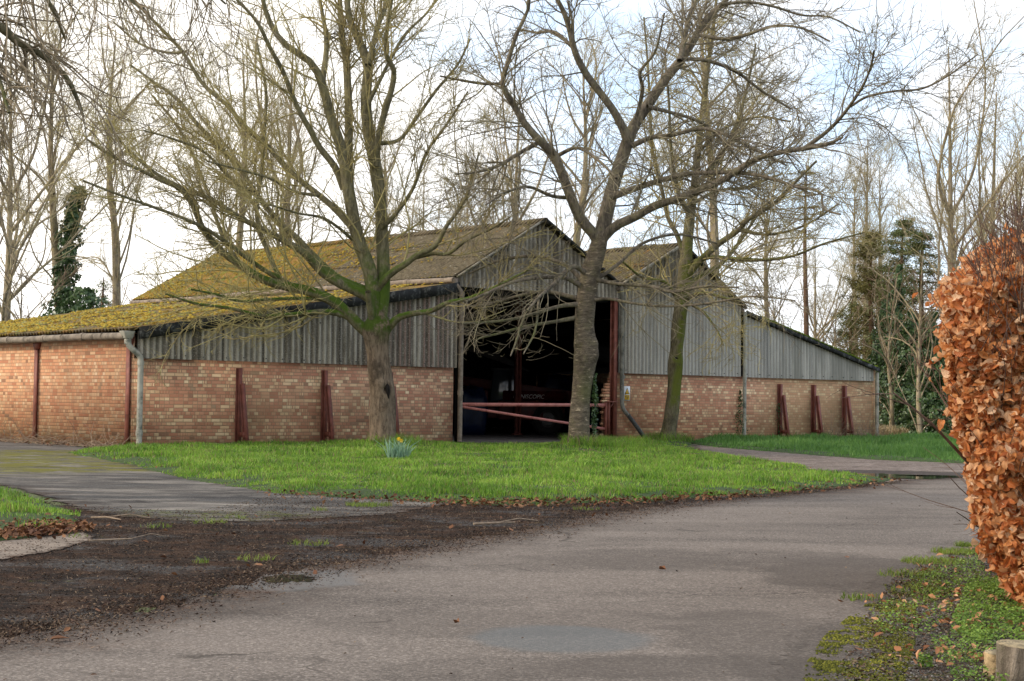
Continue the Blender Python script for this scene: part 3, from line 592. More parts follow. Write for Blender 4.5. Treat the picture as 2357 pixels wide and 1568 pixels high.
# inner lining so no daylight passes the wall head
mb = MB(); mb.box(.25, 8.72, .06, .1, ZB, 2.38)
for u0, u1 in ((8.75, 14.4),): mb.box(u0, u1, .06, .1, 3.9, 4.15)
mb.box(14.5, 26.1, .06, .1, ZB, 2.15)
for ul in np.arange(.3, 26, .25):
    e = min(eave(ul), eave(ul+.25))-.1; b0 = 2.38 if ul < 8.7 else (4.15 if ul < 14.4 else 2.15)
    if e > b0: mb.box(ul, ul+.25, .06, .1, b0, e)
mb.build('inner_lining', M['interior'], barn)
# roofs
def slope(x0, z0, x1, z1):
    L = math.hypot(x1-x0, z1-z0); return np.array([(x1-x0)/L, 0, (z1-z0)/L]), L
def roofplane(name, x0, z0, x1, z1, v0, v1, m, rows):
    sd, L = slope(x0, z0, x1, z1); nd = np.array([-sd[2], 0, sd[0]]); nd = nd if nd[2] > 0 else -nd
    return corr(name, (x0, 0, z0), (0, 1, 0), sd, nd, v0, v1, lambda a: 0., lambda a: L, m, .034, .146, [r for r in rows if r < L-.2])
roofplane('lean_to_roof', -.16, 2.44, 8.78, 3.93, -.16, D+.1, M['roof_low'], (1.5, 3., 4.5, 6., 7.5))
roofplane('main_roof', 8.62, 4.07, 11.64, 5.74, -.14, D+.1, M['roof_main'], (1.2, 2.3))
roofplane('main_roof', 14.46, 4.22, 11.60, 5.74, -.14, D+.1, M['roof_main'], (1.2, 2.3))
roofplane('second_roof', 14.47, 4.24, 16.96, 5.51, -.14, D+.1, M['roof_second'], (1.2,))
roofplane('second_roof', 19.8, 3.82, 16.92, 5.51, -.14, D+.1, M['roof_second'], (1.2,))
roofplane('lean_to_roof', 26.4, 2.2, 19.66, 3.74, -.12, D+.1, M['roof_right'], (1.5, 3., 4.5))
# under-roof liner keeps the interior dark
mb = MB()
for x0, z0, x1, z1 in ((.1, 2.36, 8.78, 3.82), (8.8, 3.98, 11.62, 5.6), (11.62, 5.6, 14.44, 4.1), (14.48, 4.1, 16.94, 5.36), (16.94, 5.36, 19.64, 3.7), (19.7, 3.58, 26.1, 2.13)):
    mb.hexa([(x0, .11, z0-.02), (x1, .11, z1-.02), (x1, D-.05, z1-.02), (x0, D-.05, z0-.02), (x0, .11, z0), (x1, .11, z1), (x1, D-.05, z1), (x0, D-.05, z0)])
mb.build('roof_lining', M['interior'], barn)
# ridge cappings
for x, z in ((11.62, 5.75), (16.94, 5.52)):
    mb = MB(); v = -.2
    while v < D:
        mb.hexa([(x-.24, v, z-.115), (x+.24, v, z-.115), (x+.24, v+1.05, z-.105), (x-.24, v+1.05, z-.105), (x-.035, v, z+.04), (x+.035, v, z+.04), (x+.035, v+1.05, z+.035), (x-.035, v+1.05, z+.035)]); v += 1.06
    mb.build('ridge_cap', M['roof_main' if x < 12 else 'roof_second'], barn)
# other walls of the shell: back (with two openings where daylight shows), far side
h1 = frontuv(1222, 823, D); h1b = frontuv(1268, 815, D); h2 = frontuv(1293, 855, D); h2b = frontuv(1303, 848, D)
mb = MB(); cuts = [(h1[0], h1b[0], h1[1], h1b[1]+.02), (h2[0], h2b[0], h2[1], h2b[1])]
xs = sorted({0., 8.8, 14.45, 19.66, 26.15}.union(*[{c[0], c[1]} for c in cuts])); xs = [q for q in xs if 0 <= q <= 26.15]
def sub(x0, x1):
    out = [(x0, x1)]
    return out
x = 0.; step = .35
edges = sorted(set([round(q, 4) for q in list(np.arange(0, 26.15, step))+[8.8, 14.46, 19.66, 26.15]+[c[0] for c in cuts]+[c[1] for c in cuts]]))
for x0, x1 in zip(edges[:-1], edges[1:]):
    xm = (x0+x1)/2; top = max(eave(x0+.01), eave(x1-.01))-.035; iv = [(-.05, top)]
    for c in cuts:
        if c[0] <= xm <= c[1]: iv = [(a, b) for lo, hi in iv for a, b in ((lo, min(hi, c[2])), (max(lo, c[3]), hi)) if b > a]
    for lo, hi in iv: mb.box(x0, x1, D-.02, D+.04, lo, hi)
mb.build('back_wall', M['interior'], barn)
wallbox(26.15, 26.35, 0, D, -.05, 2.2, 'brick_wall', M['brick'])
mb = MB(); mb.box(.2, 26.1, .0, D-.02, -.04, .02); mb.box(8.9, 14.2, -.55, 0., -.04, .018); mb.build('floor', M['floor'], barn)
# pale strip and timber under the main eave
mb = MB(); mb.box(8.70, 8.76, -.1, D, 3.87, 4.06); mb.box(19.68, 19.72, -.1, D, 3.66, 3.83); mb.build('fascia', M['strip'], barn)
# blackened verge of the left lean-to, capping of the gables, mossy verge on the right
def verge(name, u0, z0, u1, z1, m, hgt, v0=-.2, v1=-.13, jag=0.):
    mb = MB(); k = max(2, int(abs(u1-u0)/1.2)); xs = np.linspace(u0, u1, k+1); r = random.Random(3)
    for a, b in zip(xs[:-1], xs[1:]):
        za = z0+(z1-z0)*(a-u0)/(u1-u0); zb = z0+(z1-z0)*(b-u0)/(u1-u0); j = r.uniform(-jag, jag); g = .012
        mb.hexa([(a, v0+j*.2, za-hgt+j), (b-g, v0+j*.2, zb-hgt+j), (b-g, v1, zb-hgt+j), (a, v1, za-hgt+j), (a, v0+j*.2, za+.03), (b-g, v0+j*.2, zb+.03), (b-g, v1, zb+.03), (a, v1, za+.03)])
    return mb.build(name, m, barn)
verge('verge_board', .02, 2.47, 8.74, 3.93, M['black'], .2, -.215, -.165, .03)
verge('verge_board', 8.66, 4.08, 11.62, 5.75, M['verge_board'], .03, -.2, -.16)
verge('verge_board', 11.64, 5.75, 14.44, 4.23, M['black'], .05, -.21, -.16)
verge('verge_board', 14.5, 4.26, 16.94, 5.52, M['verge_board'], .05, -.21, -.16)
verge('verge_board', 16.96, 5.52, 19.7, 3.87, M['black'], .05, -.21, -.16)
verge('verge_board', 19.72, 3.75, 26.35, 2.22, M['black'], .09, -.19, -.15)
def lumps(name, c, s, m, flat=.45, parent=None):
    """mossy clumps: irregular low mounds"""
    n = len(c); k = 6; th = np.arange(k)*2*np.pi/k; rr = s[:, None]*rng.uniform(.6, 1.25, (n, k)); ph = rng.uniform(0, 6.28, (n, 1))
    ring = np.stack([c[:, :1]+rr*np.cos(th+ph), c[:, 1:2]+rr*np.sin(th+ph), c[:, 2:3]-s[:, None]*.15+0*rr], -1)
    r2 = np.stack([c[:, :1]+rr*.55*np.cos(th+ph), c[:, 1:2]+rr*.55*np.sin(th+ph), c[:, 2:3]+s[:, None]*flat*rng.uniform(.6, 1.1, (n, k))], -1)
    v = np.concatenate([ring, r2], 1).reshape(-1, 3); i = (np.arange(n)*12)[:, None]; a = np.arange(k); b = (a+1) % k
    f4 = np.stack([i+a, i+b, i+6+b, i+6+a], -1).reshape(-1, 4); f6 = i+6+a
    return meshobj(name, v, [f4, f6], m, parent)
n = 16000; u = rng.uniform(-.1, 8.6, n); v = rng.uniform(-.1, D, n); q = np.stack([u, v], 1); kk = fbm(q, 1.1, 1)+rng.normal(0, .08, n) > .51; u, v = u[kk], v[kk]
o = lumps('roof_moss', np.column_stack([u, v, 2.49+(3.93-2.44)*(u+.16)/8.94+.02]), rng.uniform(.015, .06, len(u)), M['moss'], .5, barn); tag(o, kind='stuff')
n = 7000; s = rng.uniform(0, 3.3, n); v = D*np.sqrt(rng.random(n)); q = np.stack([s, v], 1); kk = fbm(q, 1.3, 2)+(v-8)*.02+rng.normal(0, .08, n) > .55; s, v = s[kk], v[kk]
o = lumps('roof_moss', np.column_stack([8.64+s*.875, v, 4.12+s*.484+.02]), rng.uniform(.012, .045, len(s)), M['moss'], .5, barn); tag(o, kind='stuff')
n = 2600; u = rng.uniform(20.4, 26.2, n); v = -.16+np.abs(rng.normal(0, .16, n)); kk = fbm(np.stack([u, v], 1), 1.5)+.25*np.exp(-((u-23)/2)**2) > .5; u, v = u[kk], v[kk]
o = lumps('roof_moss', np.column_stack([u, v, 3.80-(3.74-2.2)*(u-19.66)/6.74]), rng.uniform(.03, .075, len(u)), M['mossgreen'], .6, barn); tag(o, kind='stuff')
# gutters
def gutter(name, u, z, v0, v1, r, m, piece=1.83, brk=True):
    mb = MB(); v = v0; rr = random.Random(5)
    zf = lambda q: z+.012*math.sin(q*.9)-.004*abs(q-6)
    while v < v1:
        e = min(v+piece, v1); mb.tube([(u, v, zf(v)), (u, (v+e)/2, zf((v+e)/2)-.006), (u, e, zf(e))], r, 12); mb.tube([(u, e-.06, zf(e)), (u, e+.05, zf(e))], r*1.16, 12)
        if brk: mb.tube([(u, (v+e)/2, zf((v+e)/2)), (u, (v+e)/2+.04, zf((v+e)/2))], r*1.1, 12)
        v = e
    return mb.build(name, m, barn, True)
gutter('gutter', -.2, 2.34, .02, D, .075, M['gutter'])
gutter('gutter', 8.60, 4.03, -.14, D, .072, M['gutterpale'], 1.83, False)
gutter('gutter', 14.46, 4.14, -.2, D, .07, M['gutter'], 1.83, False)
# downpipes
def pipe(pts, r, m, name='downpipe', collars=()):
    mb = MB(); P3 = [np.array(p, float) for p in pts]; out = [P3[0]]
    for a, b, c in zip(P3[:-2], P3[1:-1], P3[2:]):
        d1 = b-a; d2 = c-b; k = min(.09, .4*np.linalg.norm(d1), .4*np.linalg.norm(d2)); p0 = b-d1/np.linalg.norm(d1)*k; p1 = b+d2/np.linalg.norm(d2)*k
        for t in (0, .33, .67, 1.): out.append((1-t)**2*p0+2*t*(1-t)*b+t*t*p1)
    out.append(P3[-1]); mb.tube(out, r, 14)
    for c in collars: mb.tube([(c[0], c[1], c[2]-.05), (c[0], c[1], c[2]+.05)], r*1.2, 14)
    return mb.build(name, m, barn, True)
pipe([(-.16, -.02, 2.33), (-.16, -.05, 2.12), (.085, -.15, 1.9), (.085, -.15, -.02)], .062, M['pipe'], collars=((-.16, -.03, 2.2), (.085, -.15, 1.76), (.085, -.15, .3)))
mb = MB(); mb.hexa([(-.24, -.1, 2.26), (-.08, -.1, 2.26), (-.08, .05, 2.26), (-.24, .05, 2.26), (-.31, -.13, 2.42), (-.04, -.13, 2.42), (-.04, .09, 2.42), (-.31, .09, 2.42)]); mb.build('rainwater_head', M['pipe'], barn, False, .012)
pipe([(8.60, -.12, 4.02), (8.66, -.18, 3.86), (8.80, -.2, 3.7), (8.80, -.2, .06)], .06, M['gutterpale'], collars=((8.80, -.2, 3.0), (8.80, -.2, 1.25), (8.80, -.2, 3.66)))
pipe([(14.46, -.2, 4.1), (14.5, -.17, 3.9), (14.53, -.17, 1.02), (14.61, -.17, .86), (14.78, -.19, .70)], .055, M['pipedark'], collars=((14.55, -.17, 1.75), (14.55, -.17, 2.9)))
pipe([(14.74, -.19, .74), (15.0, -.2, .5), (15.46, -.22, .04)], .058, M['pipeblack'])
pipe([(19.66, -.17, 3.74), (19.66, -.17, .0)], .055, M['pipe'], collars=((19.66, -.17, 3.2), (19.66, -.17, 1.8)))
pipe([(26.32, -.1, 2.12), (26.26, -.14, 1.8), (26.26, -.14, 0)], .055, M['pipe'], collars=((26.26, -.14, 1.6), (26.26, -.14, .45)))
# steel columns in the side wall, door post and interior posts
for v in (.12, 4.36, 8.66, 12.96):
    mb = MB(); mb.ibeam((-.02, v, -.02), (-.02, v, 2.3), .16, .09, .012, (1, 0, 0)); mb.hexa([(-.09, v-.16, 2.36), (-.0, v-.16, 2.36), (-.0, v+.16, 2.36), (-.09, v+.16, 2.36), (-.09, v-.165, 2.361), (.0, v-.165, 2.361), (.0, v+.165, 2.361), (-.09, v+.165, 2.361)])
    mb.hexa([(-.085, v-.08, 2.1), (-.0, v-.08, 2.1), (-.0, v+.08, 2.1), (-.085, v+.08, 2.1), (-.085, v-.15, 2.3), (-.0, v-.15, 2.3), (-.0, v+.15, 2.3), (-.085, v+.15, 2.3)])
    mb.build('steel_column', M['redsteel'], barn)
mb = MB(); mb.ibeam((14.33, -.04, 0), (14.33, -.04, 3.86), .13, .16, .014, (0, 1, 0)); mb.build('door_post', M['redsteel'], barn)
mb = MB(); mb.ibeam((8.98, .08, 0), (8.98, .08, 3.86), .12, .14, .014, (0, 1, 0)); mb.build('door_post', M['interior'], barn)
ic = Lc(G(1190, 1003))
for k, (du, dv) in enumerate(((0, 0), (0, 4.4))):
    if ic[1]+dv > D-1: continue
    mb = MB(); top = eave(ic[0])-.12
    mb.ibeam((ic[0], ic[1]+dv, .02), (ic[0], ic[1]+dv, top), .16, .17, .016, (1, 0, 0)); mb.box(ic[0]-.14, ic[0]+.14, ic[1]+dv-.14, ic[1]+dv+.14, .021, .07); mb.build('interior_post', M['postin'], barn)
mb = MB(); mb.bar((9.0, .2, 3.82), (14.3, .2, 3.82), .12, .16); mb.build('door_lintel', M['interior'], barn)
for u0, u1, vv, zz in ((9, 14.4, 5.5, 3.5), (9, 14.4, 10., 3.5), (14.4, 19.6, 5.5, 3.2)):
    mb = MB(); mb.ibeam((u0, vv, zz), (u1, vv, zz), .1, .2); mb.build('roof_beam', M['interior'], barn)
# raking steel braces
def brace(u, ht, foot=.40, w=.095):
    mb = MB(); mb.ibeam((u, -.075, -.03), (u, -.075, ht), w, .12, .014, (0, 1, 0))
    mb.ibeam((u, -.19, ht*.8), (u, -foot-.02, -.03), w, .1, .014, (0, 1, 0)); mb.bar((u, -.16, ht*.15), (u, -foot+.02, ht*.15), w*.8, .11)
    o = mb.build('raking_brace', M['rustbrace'], barn); return o
for u in (2.54, 4.83, 6.72): brace(u, 1.71)
for u in (21.42, 23.06, 24.62): brace(u, 1.67, .38, .10)
# swing barrier across the doorway
gate = empty('swing_barrier', B(14.1, -.12, 0), A, 'red steel swing barrier across the barn doorway', 'gate')
mb = MB(); mb.bar((-5.28, 0, .965), (-.16, 0, .985), .05, .085); mb.build('top_rail', M['gatesteel'], gate)
mb = MB(); mb.bar((-5.12, -.004, .90), (-.16, -.004, .355), .045, .06); mb.bar((-5.22, 0, .92), (-5.08, 0, .89), .04, .03); mb.build('diagonal_rail', M['gatesteel'], gate)
mb = MB(); mb.ibeam((-.10, 0, .12), (-.10, 0, 1.06), .12, .12, .014, (1, 0, 0)); mb.bar((-.12, .0, 1.075), (.26, .0, 1.075), .13, .03); mb.bar((-.12, .0, .12), (.26, .0, .12), .14, .05); mb.bar((.0, .0, .9), (.15, .0, 1.05), .04, .03); mb.build('hinge_post', M['redsteel'], gate)
# warning sign
M['signwhite'] = m_plain('sign white', (.8, .8, .8), .4, .03, 3, 0); M['signyel'] = m_plain('sign yellow', (.85, .5, .03), .4, .05, 3, 0); M['ink'] = m_plain('sign black', (.02, .02, .02), .4, .1, 3, 0)
s0 = frontuv(1427, 922); s1 = frontuv(1441, 889); sw = s1[0]-s0[0]; sh = s1[1]-s0[1]
sign = empty('warning_sign', B((s0[0]+s1[0])/2+.12, -.03, s0[1]), A, 'white warning sign with black triangle and yellow panel on brick wall', 'sign')
mb = MB(); mb.box(-sw/2, sw/2, -.006, .0, 0, sh); mb.build('sign_plate', M['signwhite'], sign, False)
def tri(w, h, z, y, name, m, x=0):
    mb = MB(); mb.raw([(x-w/2, y, z), (x+w/2, y, z), (x, y, z+h), (x-w/2, y+.001, z), (x+w/2, y+.001, z), (x, y+.001, z+h)], [(0, 1, 2), (5, 4, 3), (0, 3, 4, 1), (1, 4, 5, 2), (2, 5, 3, 0)]); return mb.build(name, m, sign)
tri(sw*.82, sh*.47, sh*.44, -.009, 'triangle_border', M['ink']); tri(sw*.58, sh*.33, sh*.475, -.012, 'triangle_panel', M['signyel'])
mb = MB(); mb.box(-.008, .008, -.015, -.0125, sh*.56, sh*.68); mb.box(-.008, .008, -.015, -.0125, sh*.505, sh*.535); mb.build('exclamation_mark', M['ink'], sign)
mb = MB(); mb.box(-sw*.42, sw*.42, -.009, -.0065, sh*.05, sh*.40); mb.build('text_panel', M['signyel'], sign)
def text(body, size, loc, m, parent, name='lettering', rot=(math.pi/2, 0, 0), sx=1., ext=.0008, shear=0.):
    c = bpy.data.curves.new(name, 'FONT'); c.body = body; c.size = size; c.align_x = 'CENTER'; c.extrude = ext; c.shear = shear
    o = bpy.data.objects.new(name, c); COL.objects.link(o); o.data.materials.append(m); o.location = loc; o.rotation_euler = rot; o.scale = (sx, 1, 1); o.parent = parent
    bpy.context.view_layer.update(); me = bpy.data.meshes.new_from_object(o.evaluated_get(bpy.context.evaluated_depsgraph_get())); n_ = bpy.data.objects.new(name, me); COL.objects.link(n_); n_.parent = parent; n_.location = loc; n_.rotation_euler = rot; n_.scale = (sx, 1, 1)
    if not me.materials: me.materials.append(m)
    bpy.data.objects.remove(o); return n_
for t, k, s in (('Danger', .27, .085), ('Fragile', .17, .075), ('roof', .08, .06)): text(t, s, (0, -.0105, sh*k), M['ink'], sign, sx=.72)
#@@TREES
# ------------------------------------------------------------------ trees
def tubes(pts, rad, sides):
    """pts (N,K,3), rad (N,K) -> verts, quads"""
    n, k, _ = pts.shape; t = np.empty_like(pts); t[:, 1:-1] = pts[:, 2:]-pts[:, :-2]; t[:, 0] = pts[:, 1]-pts[:, 0]; t[:, -1] = pts[:, -1]-pts[:, -2]; t = nrm(t)
    ref = np.where(np.abs(t[:, 0, 2:3]) > .8, np.array([[1., .2, 0]]), np.array([[0, .1, 1.]])); a = nrm(np.cross(t[:, 0], ref)); out = np.empty((n, k, sides, 3)); th = np.arange(sides)*2*np.pi/sides; c, s = np.cos(th), np.sin(th)
    for j in range(k):
        a = nrm(a-(a*t[:, j]).sum(1, keepdims=True)*t[:, j]); b = np.cross(t[:, j], a)
        out[:, j] = pts[:, j, None]+rad[:, j, None, None]*(a[:, None]*c[None, :, None]+b[:, None]*s[None, :, None])
    i = (np.arange(n)*k*sides)[:, None, None]; j = (np.arange(k-1)*sides)[None, :, None]; q = np.arange(sides)[None, None, :]; q2 = (q+1) % sides
    f = np.stack([i+j+q, i+j+q2, i+j+sides+q2, i+j+sides+q], -1).reshape(-1, 4)
    return out.reshape(-1, 3), f
def treemesh(name, groups, m, parent, smooth=True):
    V, Fc, o = [], [], 0
    for pts, rad, sd in groups:
        if not len(pts): continue
        v, f = tubes(pts, rad, sd); V.append(v); Fc.append(f+o); o += len(v)
    return meshobj(name, np.vstack(V), [np.vstack(Fc)], m, parent, smooth)
def resample(p, r, k):
    """Catmull-Rom through control points to k even points"""
    p = np.asarray(p, float); r = np.asarray(r, float); q = np.vstack([2*p[0]-p[1], p, 2*p[-1]-p[-2]]); out = []; rr = []
    for i in range(len(p)-1):
        for t in np.linspace(0, 1, 12, endpoint=False):
            p0, p1, p2, p3 = q[i:i+4]; out.append(.5*((2*p1)+(p2-p0)*t+(2*p0-5*p1+4*p2-p3)*t*t+(3*p1-p0-3*p2+p3)*t**3)); rr.append(r[i]*(1-t)+r[i+1]*t)
    out.append(p[-1]); rr.append(r[-1]); out = np.array(out); L = np.r_[0, np.cumsum(np.linalg.norm(np.diff(out, axis=0), axis=1))]
    s = np.linspace(0, L[-1], k); return np.stack([np.interp(s, L, out[:, i]) for i in range(3)], 1), np.interp(s, L, rr)
def grow(st, dr, ln, r0, k, wob, trop, tip=.35, g=None, hook=0.):
    """vectorised branch growth. trop: upward pull"""
    g = g or rng; n = len(st); pts = np.empty((n, k, 3)); pts[:, 0] = st; d = nrm(dr); bend = g.normal(0, wob*.75, (n, 3)); step = (ln/(k-1))[:, None]
    for j in range(1, k):
        d = nrm(d+g.normal(0, wob, (n, 3))+bend+np.array([0, 0, 1.])*(trop+hook*(j/k)**2)); pts[:, j] = pts[:, j-1]+d*step
    rad = r0[:, None]*(1-(1-tip)*np.linspace(0, 1, k)[None]**.9); return pts, rad
def spawn(pts, rad, per_m, ang, lf, rf, tmin=.1, rmax=9, g=None, flat=0., lmin=0.):
    g = g or rng; n, k, _ = pts.shape; seg = np.linalg.norm(np.diff(pts, axis=1), axis=2); L = seg.sum(1)
    cnt = g.poisson(L*per_m*(1-tmin)); idx = np.repeat(np.arange(n), cnt); t = tmin+(1-tmin)*g.random(len(idx)); f = t*(k-1); i = np.minimum(f.astype(int), k-2); u = (f-i)[:, None]
    st = pts[idx, i]*(1-u)+pts[idx, i+1]*u; tan = nrm(pts[idx, i+1]-pts[idx, i]); pr = rad[idx, i]
    az = g.normal(size=(len(idx), 3)); az[:, 2] *= (1-flat); side = nrm(az-(az*tan).sum(1, keepdims=True)*tan); a = g.uniform(ang[0], ang[1], len(idx))[:, None]
    d = tan*np.cos(a)+side*np.sin(a); l = g.uniform(lf[0], lf[1], len(idx))*(1.15-.6*t); r = np.minimum(pr*g.uniform(rf[0], rf[1], len(idx)), rmax); l = np.maximum(l, lmin)
    return st, d, l, r
def limb(spec, D0, dd, k=28, taper=1.):
    p = []; r = []; n = len(spec)
    for i, (x, y, wd) in enumerate(spec):
        Y = D0+dd*(i/max(1, n-1))**1.2; p.append(P(x, y, Y)); r.append(max(wd*.5*Y/F*taper, .006))
    return resample(p, r, k)
def crown(limbs, levels, g, kk=28):
    """limbs: list of (pts,rad); levels: dicts. returns groups for coarse and fine meshes"""
    pts = np.array([l[0] for l in limbs]); rad = np.array([l[1] for l in limbs]); groups = []
    for lv in levels:
        st, d, l, r = spawn(pts, rad, lv['n'], lv['a'], lv['l'], lv['r'], lv.get('t', .12), lv.get('rmax', 9), g, lv.get('flat', 0.))
        if lv.get('bias') is not None: d = nrm(d+np.array(lv['bias']))
        r = np.maximum(r, lv['rmin']); pts, rad = grow(st, d, l, r, lv['k'], lv['w'], lv['up'], lv.get('tip', .4), g, lv.get('hook', 0.)); groups.append((pts, rad, lv['s']))
    return groups
def trunkmesh(name, spec, D0, m, parent, base, k=40, sides=28, bumps=(), flare=.5, seed=0, lump=.05):
    pts, rad = limb(spec, D0, 0, k); pts[0, 2] = -.12
    zz = pts[:, 2]; rad = rad*(1+flare*np.exp(-np.clip(zz, 0, 9)/.16)*.6)
    v, f = tubes(pts[None], rad[None], sides); v = v.reshape(k, sides, 3); th = np.arange(sides)*2*np.pi/sides; r = np.random.default_rng(seed)
    for j in range(k):
        c = pts[j]; q = v[j]-c; z = c[2]
        w = 1+lump*np.sin(3*th+2.1*z+seed)+lump*.6*np.sin(5*th-3.7*z+1)+lump*.5*np.sin(2*th+6*z)+.18*np.exp(-max(z, 0)/.15)*np.sin(5*th+seed)+r.normal(0, .008, sides)
        v[j] = c+q*w[:, None]
    for (bx, by, bz, br, ba) in bumps:     # world centre, radius, amplitude (negative: hollow)
        dd = np.linalg.norm(v-np.array([bx, by, bz]), axis=2); ax = v-pts[:, None]; v = v+nrm(ax)*(ba*np.exp(-(dd/br)**2))[..., None]
    return meshobj(name, v.reshape(-1, 3), [f], m, parent, True)
M['bark1'] = m_bark('brown fissured bark', (.075, .053, .037), (.26, .19, .13), (.27, .22, .16), (.032, .055, .005), (2.15, 4.6, .3), False, .3)
M['bark1l'] = m_bark('grey green limb bark', (.09, .078, .045), (.24, .21, .13), (.24, .21, .07), (.04, .07, .006), (1.6, 4.6, .05), False, .5)
M['bark2'] = m_bark('ringed cherry bark', (.07, .055, .04), (.2, .16, .115), (.17, .155, .07), (.06, .075, .015), (.9, 1.9, .8), True, .4)
M['bark2l'] = m_bark('dark cherry limb bark', (.075, .062, .048), (.24, .195, .145), (.24, .22, .10), (.06, .075, .015), (2.0, 3.2, .2), False, .5)
M['bark3'] = m_bark('mossy slender bark', (.07, .057, .035), (.19, .16, .10), (.17, .155, .05), (.07, .08, .012), (.7, 6., .9), False, .6)
M['twig1'] = m_twig('olive lichened twigs', [(.13, .10, .06), (.26, .21, .10), (.38, .32, .14), (.52, .45, .2)])
M['twig2'] = m_twig('grey brown twigs', [(.08, .062, .05), (.16, .13, .095), (.24, .205, .13), (.34, .3, .19)])
M['twigh'] = m_twig('hanging pinkish twigs', [(.10, .075, .05), (.18, .14, .09), (.28, .22, .15), (.38, .32, .23)])
M['hole'] = m_plain('dark hollow', (.012, .009, .007), .95, .3, 20)
gr = np.random.default_rng(21)
V5 = lambda L: [(x*.5011, y*.5011, w) for x, y, w in L]                       # upper left quarter of the photo
V6 = lambda L: [(1178.6+x*.5011, y*.5011, w) for x, y, w in L]                # upper right quarter
# ---- tree 1: stout trunk, many upswept limbs
D1 = TREE1[1]
t1 = empty('broadleaf_tree', (0, 0, 0), 0, 'bare tree with stout hollowed trunk, mossy fork and upswept limbs, left on the lawn', 'tree')
hole = P(893, 897, D1-.27)
trunkmesh('trunk', [(882, 1040, 66), (882, 1015, 62), (881, 960, 60), (880, 905, 58), (874, 860, 55), (869, 815, 50), (867, 785, 54), (867, 762, 58), (868, 742, 50), (868, 722, 34), (868, 705, 16)], D1, M['bark1'], t1, TREE1,
          bumps=[(*P(893, 895, D1-.28), .07, -.16), (*P(905, 895, D1-.2), .13, .05), (*P(880, 885, D1-.28), .10, .045), (*P(850, 760, D1-.1), .2, .08), (*P(895, 745, D1-.1), .2, .08), (*P(862, 812, D1-.3), .06, .03)], seed=3, k=90, sides=48, lump=.035)
mb = MB(); c = P(893, 899, D1-.235); mb.tube([c+np.array([.012, .01, -.2]), c+np.array([.008, 0, -.1]), c+np.array([0, -.01, .0]), c+np.array([-.012, 0, .09]), c+np.array([-.02, .01, .15])], [.012, .03, .05, .042, .014], 12); mb.build('hollow', M['hole'], t1, True)
